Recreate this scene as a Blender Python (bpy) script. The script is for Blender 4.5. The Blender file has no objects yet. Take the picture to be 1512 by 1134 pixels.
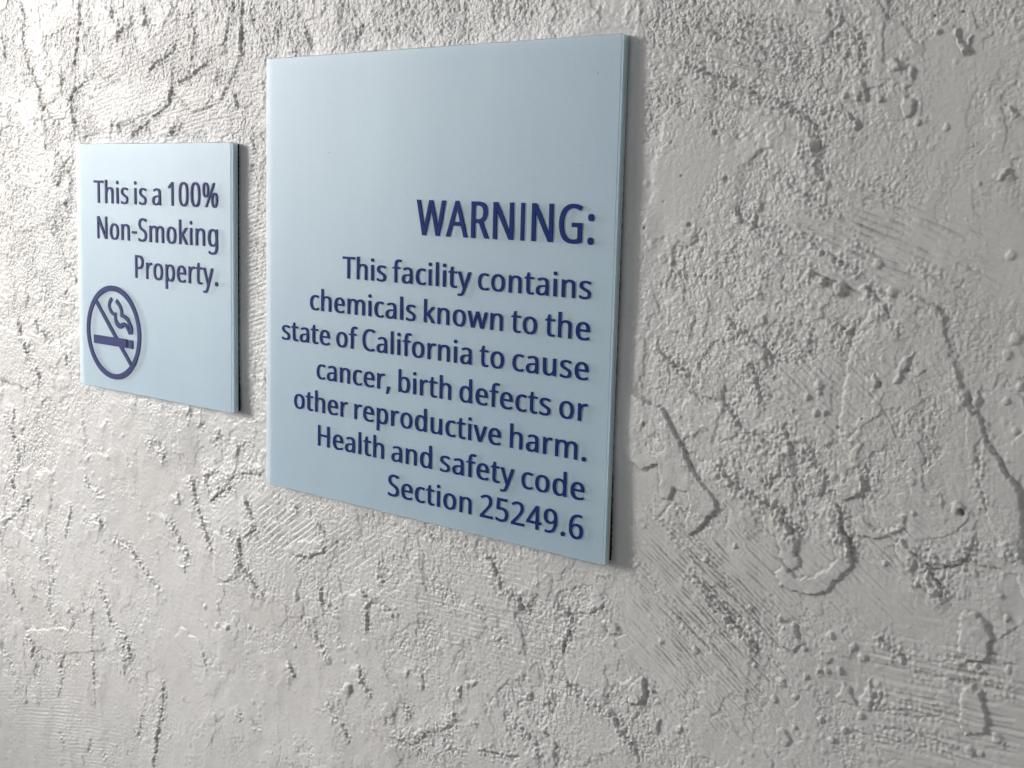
import bpy, math, random, time
import numpy as np
from mathutils import Matrix, Vector
R = math.radians
scene = bpy.context.scene
col = scene.collection

# ------------------------------------------------------------------ camera
# metres; the wall runs along x, z is up, the viewer stands on the -y side
cam_d = bpy.data.cameras.new('camera')
cam = bpy.data.objects.new('camera', cam_d)
col.objects.link(cam)
scene.camera = cam
cam_d.sensor_width = 36.0
cam_d.lens = 36.0 * 1940.65 / 1512.0
cam_d.clip_start = 0.01
cam_d.clip_end = 200.0
cam.rotation_mode = 'XYZ'
cam.location = (0.33003, -0.46174, 0.16083)
BLOCKER_X, BLOCKER_Y = -1.49, 1.02        # left face and near end of the added light blocker, unseen left of the frame
cam.rotation_euler = (1.429527, -0.026183, 0.698835)

# ------------------------------------------------------------------ light
SUN_AZ = 55.0      # degrees from the wall's outward normal, towards the left
SUN_EL = 10.0
to_sun = Vector((-math.sin(R(SUN_AZ)) * math.cos(R(SUN_EL)), -math.cos(R(SUN_AZ)) * math.cos(R(SUN_EL)), math.sin(R(SUN_EL))))
world = bpy.data.worlds.new('World')
scene.world = world
world.use_nodes = True
nt = world.node_tree
sky = nt.nodes.new('ShaderNodeTexSky')
sky.sky_type = 'NISHITA'
sky.sun_disc = False
sky.sun_elevation = R(SUN_EL)
sky.sun_rotation = math.atan2(to_sun.x, to_sun.y)
sky.air_density = 1.0
sky.dust_density = 4.0
sky.ozone_density = 1.0
bg = nt.nodes['Background']
bg.inputs['Strength'].default_value = 0.108
hs = nt.nodes.new('ShaderNodeHueSaturation')        # a thin overcast takes most of the colour out of the sky
hs.inputs['Saturation'].default_value = 0.30
nt.links.new(sky.outputs['Color'], hs.inputs['Color'])
nt.links.new(hs.outputs['Color'], bg.inputs['Color'])
sun_d = bpy.data.lights.new('sun', 'SUN')
sun_d.energy = 2.3
sun_d.angle = R(20)
sun_d.color = (1.0, 0.99, 0.98)
sun = bpy.data.objects.new('sun', sun_d)
sun.rotation_euler = to_sun.to_track_quat('Z', 'Y').to_euler()
sun.location = to_sun * 3
col.objects.link(sun)
scene.view_settings.view_transform = 'Standard'
scene.view_settings.look = 'None'
scene.view_settings.exposure = 0.30
scene.view_settings.gamma = 1.0
scene.view_settings.use_curve_mapping = False

# ------------------------------------------------------------------ helpers
def new_mat(name, color, rough=0.5, spec=0.5):
    m = bpy.data.materials.new(name)
    m.use_nodes = True
    b = m.node_tree.nodes['Principled BSDF']
    b.inputs['Base Color'].default_value = (*color, 1)
    b.inputs['Roughness'].default_value = rough
    b.inputs['Specular IOR Level'].default_value = spec
    return m, m.node_tree, b

def noise_node(t, scale, detail=3.0, rough=0.55, vec=None):
    n = t.nodes.new('ShaderNodeTexNoise')
    n.inputs['Scale'].default_value = scale
    n.inputs['Detail'].default_value = detail
    n.inputs['Roughness'].default_value = rough
    if vec is not None:
        t.links.new(vec, n.inputs['Vector'])
    return n

def ramp(t, fac, stops):
    r = t.nodes.new('ShaderNodeValToRGB')
    e = r.color_ramp.elements
    while len(e) < len(stops):
        e.new(0.5)
    for k, (p, c) in enumerate(stops):
        e[k].position = p
        e[k].color = (*c, 1)
    t.links.new(fac, r.inputs['Fac'])
    return r

def mesh_obj(name, verts, faces, mat, parent=None, smooth=False):
    me = bpy.data.meshes.new(name)
    me.from_pydata(verts, [], faces)
    me.update()
    if mat: me.materials.append(mat)
    if smooth:
        me.polygons.foreach_set('use_smooth', [True] * len(me.polygons))
    o = bpy.data.objects.new(name, me)
    col.objects.link(o)
    o.parent = parent
    return o

# ------------------------------------------------------------------ the wall's relief
rng = np.random.RandomState(7)
PERM = rng.permutation(4096).astype(np.int32)
GA = rng.rand(4096).astype(np.float32) * 2 * np.pi
GX, GY = np.cos(GA), np.sin(GA)
HV = rng.rand(4096, 3).astype(np.float32)

def hsh(ix, iy, s):
    return PERM[(PERM[(ix + s * 131) & 4095] + iy * 7 + s) & 4095]

def perlin(x, y, s=0):
    fx, fy = np.floor(x), np.floor(y)
    ix, iy = fx.astype(np.int32), fy.astype(np.int32)
    u, v = x - fx, y - fy
    def g(a, b):
        h = hsh(ix + a, iy + b, s)
        return GX[h] * (u - a) + GY[h] * (v - b)
    su, sv = u * u * u * (u * (u * 6 - 15) + 10), v * v * v * (v * (v * 6 - 15) + 10)
    a = g(0, 0); b = g(1, 0); c = g(0, 1); d = g(1, 1)
    p = a + (b - a) * su
    return (p + ((c + (d - c) * su) - p) * sv) * 1.55       # about -1..1

def grains(x, y, s=0):
    """height of scattered round grains, one per cell, 0..1"""
    fx, fy = np.floor(x), np.floor(y)
    ix, iy = fx.astype(np.int32), fy.astype(np.int32)
    out = np.zeros_like(x)
    for a in (-1, 0, 1):
        for b in (-1, 0, 1):
            h = hsh(ix + a, iy + b, s)
            j = HV[h]
            dx = (fx + a + 0.15 + 0.7 * j[..., 0]) - x
            dy = (fy + b + 0.15 + 0.7 * j[..., 1]) - y
            r = 0.25 + 0.35 * j[..., 2]
            out = np.maximum(out, np.clip(1 - (dx * dx + dy * dy) / (r * r), 0, 1) * r / 0.6)
    return out

def sstep(a, b, x):
    t = np.clip((x - a) / (b - a), 0, 1)
    return t * t * (3 - 2 * t)

def smin(a, b, k):
    h = np.clip(0.5 + 0.5 * (b - a) / k, 0, 1)
    return b + (a - b) * h - k * h * (1 - h)

ROUGH = """6666666667788888888888756677433333
6666666667788888888888756677433333
6666666667788888888888756677533333
6666666667888888888888756677533333
5555556667898888888887756677533333
5555566667888887777776666654322222
6666666666777776655555543343222222
7777776666666665555555544654322222
6666666555555445555555546865432222
6666655555554445555555535765543333
5555554444444445555555534645553333
4444444433343344555555533555553222
4444443323333345555555533343332222
4444433222223345655555543233322222
4444432211112344556655543344322222
4444432211112334445444554444322222
4444332221112233333334555444322222
3333333322222222233334555444322222
3333333333222222333334555444322222
3444444433222223333334555444322222
4444333322222223333334555444322222
3333322222222223333334555444322222
3222222222222223333334555444332222
2222222222222223333334555444332222
2222222222222223333334555444332222
2222222222222223333334555444332222""".split()
RG = np.array([[int(c) for c in r] for r in ROUGH], dtype=np.float32) / 9.0

def rough_map(X, Z):                                        # mm in, 0..1 out
    nr, nc = RG.shape
    fx = np.clip((X + 580) / 820 * (nc - 1), 0, nc - 1.001)
    fz = np.clip((320 - Z) / 620 * (nr - 1), 0, nr - 1.001)
    i, j = fx.astype(int), fz.astype(int)
    a, b = fx - i, fz - j
    return (RG[j, i] * (1 - a) + RG[j, i + 1] * a) * (1 - b) + (RG[j + 1, i] * (1 - a) + RG[j + 1, i + 1] * a) * b

# trowel ledges, traced lumps, pebbles and pits: height in mm, then x, z in tenths of a millimetre
LEDGES = [(1.0,[(237,2182),(378,2134),(502,2083),(587,2055),(694,2012),(787,1980),(845,1949),(887,1903),(902,1834),(865,1809)]),(1.0,[(807,1850),(866,1795),(909,1735),(938,1706)]),(0.7,[(228,2355),(369,2305),(493,2247),(613,2206),(719,2171),(788,2153),(819,2102)]),(0.6,[(463,2351),(584,2303),(725,2264),(815,2240)]),(0.7,[(747,1714),(807,1664),(922,1616),(1033,1569)]),(0.8,[(583,1525),(725,1509),(830,1482),(933,1436),(1035,1391),(1134,1346)]),(0.4,[(632,1505),(729,1447),(824,1390),(940,1335)]),(0.5,[(1018,1479),(1105,1458),(1180,1432)]),(0.3,[(1158,1890),(1242,1861),(1313,1832)]),(0.4,[(913,1755),(1024,1707),(1152,1679),(1259,1614)]),(0.4,[(1264,1412),(1397,1362),(1516,1331)]),(0.7,[(884,2362),(941,2310),(1007,2277),(1037,2228),(1047,2151),(1091,2111)]),(0.6,[(888,1963),(964,1966),(1041,1935),(1054,1892)]),(0.5,[(1160,2155),(1212,2139),(1243,2114)]),(0.7,[(542,1597),(569,1555),(595,1525)]),(0.6,[(388,1614),(404,1551)]),(0.5,[(440,1899),(417,1868)]),(0.5,[(493,1721),(514,1669)]),(0.6,[(113,1827),(147,1794)]),(0.25,[(1261,1301),(1353,1283),(1415,1249),(1452,1218),(1481,1159),(1502,1075),(1532,992),(1556,927),(1599,866),(1643,786),(1696,707),(1770,615)]),(1.0,[(201,981),(289,934),(383,888)]),(1.0,[(514,1134),(608,1089),(682,1053),(786,989)]),(1.1,[(513,814),(578,762),(619,697),(705,665),(778,643),(849,632)]),(0.9,[(614,988),(665,939),(706,848),(728,786)]),(0.6,[(626,1302),(664,1262),(689,1232)]),(1.1,[(503,549),(569,492),(633,447),(744,411),(818,381),(868,325),(951,287)]),(1.3,[(1150,480),(1191,518),(1188,559),(1164,596)]),(1.3,[(1052,474),(1083,427),(1088,344),(1128,321),(1147,233)]),(0.9,[(754,456),(775,503),(820,526),(889,543)]),(0.8,[(972,1176),(1029,1150),(1108,1106)]),(0.9,[(1115,1307),(1170,1276),(1237,1207)]),(0.6,[(1228,1196),(1273,1141),(1294,1123)]),(1.1,[(806,764),(871,646),(986,621)]),(0.8,[(956,389),(1013,383)]),(0.9,[(1743,354),(1759,388),(1786,417)]),(0.7,[(665,1341),(738,1303)]),(0.5,[(748,1127),(867,1075),(914,1048)]),(0.6,[(1597,770),(1613,685),(1650,517)]),(1.1,[(817,392),(879,338),(951,298)]),(1.2,[(1381,349),(1436,289),(1491,230),(1547,141)]),(1.2,[(1426,287),(1497,286),(1583,323),(1614,364),(1617,443)]),(0.9,[(394,66),(482,-2),(563,-69),(655,-139),(744,-196),(783,-232)]),(0.9,[(1249,-20),(1316,-56),(1382,-102),(1390,-142)]),(0.7,[(1327,-221),(1289,-284),(1277,-341)]),(0.5,[(1385,-143),(1508,-137),(1607,-121),(1723,-116),(1829,-117)]),(0.5,[(1270,-322),(1385,-295),(1539,-278)]),(0.5,[(1275,-395),(1444,-378),(1546,-379),(1647,-390)]),(0.4,[(1463,-82),(1620,-42),(1820,-11)]),(0.4,[(1335,-325),(1459,-305),(1597,-251)]),(0.4,[(1147,-454),(1342,-429),(1529,-415),(1629,-416)]),(0.6,[(1728,64),(1772,104),(1808,142)]),(0.4,[(174,303),(287,207),(397,124),(490,86)]),(0.35,[(117,57),(290,-107),(458,-267)]),(0.35,[(420,197),(620,22),(778,-144)]),(0.6,[(1775,-301),(1789,-357)]),(0.6,[(141,-453),(200,-510),(272,-575)]),(0.5,[(1491,360),(1461,223),(1555,173)]),(0.8,[(-2175,-78),(-2098,-153)]),(1.0,[(-1970,-145),(-1917,-200),(-1855,-246)]),(0.9,[(-2140,-397),(-2011,-371),(-1906,-329),(-1875,-272)]),(1.1,[(-1619,-464),(-1548,-512),(-1556,-642),(-1545,-704)]),(0.8,[(-1548,-541),(-1441,-517),(-1355,-539),(-1363,-597)]),(0.9,[(-1925,-522),(-1914,-608),(-1840,-628),(-1810,-578)]),(1.0,[(-1484,-273),(-1443,-391),(-1424,-415)]),(1.1,[(-759,-90),(-681,-178),(-645,-273),(-531,-281),(-512,-353)]),(0.8,[(-512,-347),(-449,-326)]),(1.1,[(-342,-258),(-249,-287),(-219,-355),(-258,-439),(-274,-506)]),(0.6,[(-845,-343),(-707,-418)]),(0.8,[(-1255,-809),(-1240,-861)]),(1.1,[(-1612,-879),(-1581,-980),(-1501,-1038)]),(0.8,[(-1877,-1140),(-1813,-1198),(-1740,-1266),(-1677,-1359)]),(0.8,[(-1153,-762),(-1131,-923)]),(0.8,[(-904,-800),(-877,-908)]),(1.0,[(-1307,-1013),(-1260,-1021),(-1202,-1069)]),(1.0,[(-941,-946),(-916,-1008),(-965,-1056),(-1090,-1121),(-1199,-1213),(-1380,-1220)]),(1.0,[(-567,-882),(-516,-920),(-466,-951),(-409,-987),(-370,-1082)]),(1.0,[(-259,-603),(-188,-660),(-97,-686),(44,-721),(98,-792),(185,-839)]),(0.7,[(-545,-796),(-449,-776),(-443,-716)]),(0.7,[(-302,-679),(-315,-746),(-384,-791)]),(0.7,[(-424,-162),(-398,-207)]),(0.8,[(-1777,-767),(-1731,-843)]),(0.8,[(-2193,-1004),(-2115,-1106)]),(0.9,[(-999,-1115),(-944,-1168),(-838,-1149)]),(1.0,[(-770,-1115),(-651,-1099),(-503,-1074)]),(0.8,[(-2363,-647),(-2317,-667)]),(0.6,[(-703,-535),(-613,-500),(-605,-472)]),(0.6,[(-248,-299),(-130,-266),(-15,-209)]),(0.8,[(-350,-859),(-347,-936)]),(0.8,[(-2073,-733),(-1922,-846),(-1858,-949)]),(0.8,[(-809,-950),(-765,-1005)]),(0.6,[(123,-723),(190,-643),(200,-567)]),(1.2,[(-3093,-83),(-3052,-235),(-2990,-335),(-2891,-475),(-2862,-549)]),(1.0,[(-3218,-207),(-3193,-283)]),(0.9,[(-3313,-377),(-3223,-490),(-3120,-568),(-3135,-701)]),(1.2,[(-2595,-126),(-2518,-235),(-2502,-324),(-2601,-381)]),(1.2,[(-2768,-365),(-2624,-401),(-2644,-521),(-2554,-580),(-2461,-653),(-2380,-697)]),(1.0,[(-2926,-237),(-2815,-148),(-2670,-78)]),(0.8,[(-4119,-486),(-3973,-572)]),(1.0,[(-3916,-622),(-3716,-651),(-3605,-731),(-3469,-820),(-3375,-867)]),(1.1,[(-5355,-960),(-5274,-802),(-5093,-676),(-4916,-552),(-4847,-504)]),(0.7,[(-4923,-701),(-4863,-856),(-4700,-916),(-4600,-1024),(-4660,-1128),(-4684,-1299),(-4494,-1421),(-4482,-1528),(-4601,-1688)]),(0.7,[(-4134,-1138),(-4161,-1323),(-4152,-1500),(-4147,-1833)]),(1.0,[(-4088,-934),(-3988,-1070),(-3933,-1198),(-3788,-1251),(-3719,-1373),(-3822,-1443)]),(1.0,[(-3905,-1279),(-3762,-1349)]),(1.0,[(-5003,-1505),(-4897,-1584),(-4937,-1717)]),(1.1,[(-3404,-1421),(-3374,-1523),(-3418,-1690),(-3463,-1910),(-3500,-2070)]),(0.9,[(-5022,-1912),(-5030,-2079)]),(0.9,[(-4879,-1931),(-4866,-2033)]),(0.9,[(-4635,-2110),(-4526,-2248)]),(0.6,[(-2973,-1136),(-2919,-1253)]),(0.8,[(-4594,-2326),(-4580,-2392)]),(0.8,[(-4201,-2058),(-4252,-2184),(-4362,-2180)]),(0.8,[(-4079,-2095),(-4022,-2205)]),(0.8,[(-3716,-1845),(-3660,-1899),(-3599,-1706)]),(0.7,[(-2629,-1402),(-2605,-1508)]),(0.7,[(-2533,-1455),(-2415,-1500)]),(0.9,[(-5187,-1146),(-5158,-1274),(-5024,-1377)]),(0.8,[(-4909,-1126),(-4855,-1263)]),(0.7,[(-2199,-1006),(-2121,-1093)]),(0.8,[(-4332,-2208),(-4303,-2306)]),(0.7,[(-5391,-1617),(-5255,-1779),(-5189,-1879),(-5050,-1920)]),(0.8,[(-4420,-1167),(-4362,-1298),(-4461,-1394)]),(0.7,[(-2746,-667),(-2771,-783)]),(0.6,[(-2844,-688),(-2721,-670),(-2613,-600)]),(0.8,[(-4567,-1642),(-4554,-1732),(-4610,-1896)]),(1.0,[(-4918,570),(-4854,466),(-4723,382)]),(0.7,[(-4723,382),(-4704,299),(-4935,211)]),(1.0,[(-5227,38),(-5091,-96),(-5021,-213),(-5032,-341),(-5133,-459),(-5066,-550)]),(1.1,[(-5068,108),(-5077,-69)]),(1.0,[(-3544,91),(-3396,45),(-3325,-45)]),(0.8,[(-4230,-277),(-4066,-346),(-3986,-380)]),(0.8,[(-4071,-496),(-3991,-571)]),(1.1,[(-3006,-84),(-2903,-62),(-2818,-22)]),(1.2,[(-2636,-9),(-2539,11),(-2413,12)]),(1.0,[(-2904,-230),(-2819,-140),(-2636,-4)]),(1.0,[(-2989,-86),(-2895,-141)]),(1.0,[(-3037,199),(-2959,263)]),(1.0,[(-2910,114),(-2799,225)]),(1.0,[(-3141,250),(-3062,314)]),(0.9,[(-2586,368),(-2507,439),(-2495,502)]),(0.9,[(-2652,162),(-2628,102)]),(0.8,[(-2602,536),(-2475,545)]),(0.8,[(-3237,-231),(-3194,-302)]),(0.8,[(-3312,-373),(-3323,-436)]),(0.8,[(-4151,-122),(-4143,-168)]),(0.7,[(-3970,149),(-3931,96)]),(0.8,[(-4374,-458),(-4366,-530),(-4461,-744)]),(1.0,[(-5014,711),(-4929,571),(-4876,490),(-4845,414),(-4702,337)]),(0.9,[(-4796,740),(-4689,640),(-4560,568)]),(1.0,[(-4389,1535),(-4364,1479),(-4303,1440)]),(1.0,[(-4525,1417),(-4496,1348),(-4498,1290)]),(0.9,[(-4481,1186),(-4430,1136)]),(1.0,[(-4409,1120),(-4390,1075),(-4285,1098)]),(1.0,[(-4319,1297),(-4289,1247)]),(1.1,[(-4384,965),(-4413,916),(-4283,850)]),(0.8,[(-4494,598),(-4400,535),(-4394,418)]),(0.7,[(-4682,1283),(-4631,1203)]),(0.7,[(-4599,433),(-4623,382)]),(1.0,[(-4875,2810),(-4804,2681),(-4821,2568),(-4815,2465),(-4744,2336),(-4640,2230),(-4634,2139),(-4520,2045),(-4393,1973)]),(1.1,[(-4184,2759),(-4158,2639),(-4192,2533),(-4206,2424),(-4243,2338)]),(1.1,[(-4139,2323),(-4091,2278),(-4112,2240),(-4223,2217),(-4287,2141),(-4251,2007),(-4235,1890)]),(1.2,[(-5111,2607),(-5070,2512),(-5064,2413)]),(1.1,[(-3523,2690),(-3462,2604),(-3512,2525)]),(1.0,[(-3817,2691),(-3792,2584)]),(1.0,[(-3598,2562),(-3672,2550),(-3747,2529),(-3777,2457)]),(1.1,[(-3478,2281),(-3353,2332),(-3204,2392),(-3181,2446)]),(1.2,[(-3181,2204),(-3079,2230),(-2962,2276),(-2863,2331)]),(0.9,[(-2743,2364),(-2711,2469),(-2671,2582),(-2655,2638)]),(0.9,[(-2578,2642),(-2591,2491),(-2579,2313)]),(0.8,[(-3024,2645),(-3000,2515),(-3028,2278)]),(1.3,[(-3216,2197),(-3235,2103),(-3358,2034),(-3421,2009)]),(1.1,[(-2823,2290),(-2776,2259),(-2824,2162)]),(1.1,[(-2689,2158),(-2627,2088),(-2627,2040)]),(1.1,[(-3652,1889),(-3558,1943),(-3421,2009)]),(0.9,[(-4134,1889),(-4112,1961),(-4050,2037)]),(0.9,[(-3855,2044),(-3819,1979),(-3744,1951),(-3612,1997)]),(0.9,[(-4384,1761),(-4430,1670),(-4487,1577)]),(0.9,[(-4280,1795),(-4385,1738),(-4276,1626)]),(0.9,[(-4404,2323),(-4355,2254)]),(0.9,[(-4497,2354),(-4531,2283)]),(1.1,[(-3224,1883),(-3211,1955),(-3100,1958)]),(1.0,[(-2897,2164),(-2849,2094),(-2931,2066)]),(0.8,[(-4026,2167),(-4087,2114)]),(0.8,[(-2534,1922),(-2473,1873)]),(0.8,[(-2465,1882),(-2488,1786),(-2527,1683)]),(0.8,[(-4884,2180),(-4909,2122)]),(0.8,[(-5159,2164),(-5092,2103)]),(0.8,[(-4525,1920),(-4518,1840)]),(0.9,[(-3242,2680),(-3192,2627),(-3227,2559)]),(1.1,[(-2310,2488),(-2288,2403)]),(1.2,[(-2063,2452),(-2052,2390),(-1999,2333)]),(1.2,[(-1639,2459),(-1667,2396),(-1726,2372)]),(1.0,[(-1929,2585),(-1898,2543)]),(0.9,[(-2148,2505),(-2074,2528)]),(1.0,[(-2137,2381),(-2147,2305)]),(0.8,[(-1737,2419),(-1726,2372)]),(0.7,[(-393,2456),(-362,2425)]),(0.7,[(-250,2384),(-239,2360)]),(0.8,[(-1090,2512),(-986,2498)]),(0.7,[(-173,2435),(-142,2388)])]
LUMPS = [(1.8,0.3,0.9,[(1579,119),(1606,147),(1649,150),(1684,113),(1705,49),(1696,-13),(1659,-37),(1611,-44),(1586,0)]),(1.6,0.3,0.9,[(1605,-162),(1637,-131),(1675,-140),(1698,-192),(1717,-267),(1701,-310),(1633,-333),(1607,-279)]),(1.5,0.3,0.9,[(1094,346),(1128,321),(1150,262),(1146,214),(1106,164),(1049,98),(983,66),(896,62),(848,77),(819,120),(855,155),(915,124),(983,149),(1048,189),(1078,248),(1063,298)]),(1.0,0.3,0.9,[(747,368),(819,359),(874,316),(907,257),(924,174),(879,143),(829,198),(812,271),(763,306)]),(1.2,0.3,0.9,[(870,-88),(915,-56),(931,-118),(978,-139),(923,-186),(840,-173)]),(1.0,0.3,0.9,[(866,-513),(909,-528),(935,-565),(901,-587),(869,-551)]),(1.3,0.3,0.9,[(1308,355),(1348,368),(1393,321),(1389,228),(1355,272),(1322,307)]),(1.0,0.3,0.9,[(1614,-84),(1649,-35),(1701,-81)]),(0.9,0.3,0.9,[(1133,-251),(1168,-264),(1206,-339),(1251,-199),(1273,-289),(1261,-345),(1116,-332)]),(1.1,0.3,0.9,[(144,-513),(185,-490),(209,-532),(177,-614),(122,-641),(117,-545)]),(1.0,0.3,0.9,[(208,-666),(277,-658),(273,-732),(225,-734)]),(1.0,0.3,0.9,[(1036,-147),(1083,-167),(1074,-202),(1039,-189)]),(1.6,0.3,0.9,[(27,769),(137,770),(233,736),(303,666),(354,572),(403,500),(459,430),(518,395),(537,348),(492,290),(444,221),(387,196),(371,256),(393,329),(377,383),(317,396),(294,335),(247,338),(239,486),(153,450),(40,503)]),(1.5,0.3,0.9,[(1062,486),(1049,516),(1111,577),(1164,591),(1193,555),(1175,516),(1107,473)]),(1.2,0.3,0.9,[(913,525),(956,574),(994,590),(1023,543),(1001,478),(950,478)]),(1.1,0.3,0.9,[(1138,411),(1176,423),(1243,383),(1345,423),(1362,466),(1310,467),(1356,405),(1235,341),(1159,347)]),(1.1,0.3,0.9,[(1256,942),(1274,983),(1299,1065),(1338,1078),(1313,1007),(1287,945)]),(1.0,0.3,0.9,[(1156,950),(1185,984),(1213,957),(1190,909)]),(1.0,0.3,0.9,[(405,945),(446,895),(501,802),(361,808),(383,888)]),(1.0,0.3,0.9,[(660,1024),(718,1040),(744,1000),(687,979)]),(1.0,0.3,0.9,[(58,-557),(127,-496),(204,-506),(201,-591),(147,-636),(75,-614)]),(1.0,0.3,0.9,[(-55,-291),(2,-266),(62,-325),(-9,-342)]),(0.8,0.3,0.9,[(-867,-777),(-781,-754),(-797,-792),(-857,-808)]),(0.8,0.3,0.9,[(-1743,-1023),(-1671,-1018),(-1690,-1097),(-1753,-1069)]),(1.6,0.3,0.9,[(1396,2237),(1411,2242),(1425,2207),(1454,2178),(1467,2227),(1474,2218),(1458,2155),(1441,2147),(1415,2185)]),(1.4,0.3,0.9,[(1226,1951),(1205,1980),(1221,2009),(1266,1996),(1278,1961),(1246,1933)]),(1.3,0.3,0.9,[(1019,2063),(1057,2079),(1085,2049),(1082,1995),(1029,2008)]),(1.2,0.3,0.9,[(1149,2140),(1180,2151),(1200,2138),(1226,2120),(1184,2098),(1151,2111)]),(1.3,0.3,0.9,[(1238,2125),(1263,2118),(1267,2072),(1235,2079)]),(1.2,0.3,0.9,[(986,1967),(1014,1949),(1048,1930),(1050,1894),(1010,1907)]),(1.0,0.3,0.9,[(1616,1753),(1633,1753),(1619,1713),(1596,1713)]),(0.8,0.3,0.9,[(1587,1977),(1627,1970),(1647,1931),(1619,1932)]),(1.0,0.3,0.9,[(831,1847),(885,1853),(881,1810),(846,1816)]),(1.0,0,1.3,[(1247,1297),(1354,1279),(1421,1247),(1455,1187),(1483,1090),(1520,995),(1556,924),(1606,856),(1645,786),(1695,707),(1771,608),(1835,197),(1766,308),(1616,333),(1439,287),(1328,349),(1213,434),(1147,584),(1054,704),(1066,945),(1089,1105),(1157,1240)]),(0.15,0.85,3,[(189,1950),(384,1988),(516,1905),(587,1743),(580,1609),(458,1523),(264,1475),(122,1569),(130,1769)]),(0.5,0.8,1.0,[(1617,807),(1772,596),(1790,363),(1736,377),(1659,488),(1616,657)]),(0.5,0.75,1.0,[(806,1849),(894,1836),(922,1746),(844,1706),(724,1744),(656,1876),(714,1902)]),(0.4,0.8,1.0,[(807,1836),(856,1745),(930,1715),(875,1680),(782,1771)]),(0.6,0.75,0.9,[(-2868,-394),(-2635,-391),(-2592,-523),(-2730,-674),(-2871,-663)]),(0.5,0.8,0.9,[(-2132,-295),(-1855,-261),(-1909,-340),(-2131,-399),(-2217,-362)]),(0.5,0.8,0.9,[(-3181,-1049),(-3006,-1093),(-2915,-1240),(-3062,-1256),(-3251,-1130)]),(0.5,0.8,0.9,[(-1589,-468),(-1526,-510),(-1560,-666),(-1691,-603),(-1692,-521)]),(0.45,0.8,1.2,[(-1199,-100),(-988,-112),(-829,-167),(-673,-270),(-565,-280),(-626,-378),(-867,-381),(-1100,-292)]),(0.45,0.8,1.2,[(-261,-705),(-68,-620),(30,-690),(93,-833),(-129,-1012),(-376,-905)]),(0.5,0.8,0.9,[(-5016,-1507),(-4489,-1357),(-4083,-1331),(-4007,-1405),(-4582,-1572),(-4841,-1588)]),(0.5,0.75,1,[(-4710,1309),(-4467,1274),(-4319,976),(-4483,877),(-4679,1088)]),(0.5,0.7,1,[(-5266,634),(-5000,610),(-4878,435),(-4704,338),(-4845,230),(-5288,251)]),(0.5,0.8,1,[(-4844,623),(-4617,597),(-4433,502),(-4543,401),(-4748,471)]),(0.5,0.6,1,[(-4199,2131),(-3613,2275),(-3196,2316),(-3245,2107),(-3619,1996),(-4169,1900)]),(0.6,0.6,1,[(-3198,2183),(-2955,2269),(-2711,2351),(-2680,2567),(-2581,2489),(-2605,2309),(-2773,2095),(-3021,2025)]),(0.45,0.8,1,[(217,2375),(346,2393),(382,2324),(254,2305)]),(0.45,0.8,1,[(426,932),(542,888),(531,802),(416,802)]),(0.6,0.7,1,[(228,1173),(310,1236),(382,1127),(354,1040),(251,1059)]),(0.6,0.7,1,[(613,1035),(723,1018),(742,951),(649,955)]),(0.55,0.7,1,[(568,1280),(645,1299),(695,1234),(604,1200)]),(0.6,0.6,1,[(741,464),(829,534),(887,570),(882,403),(809,363)])]
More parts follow.
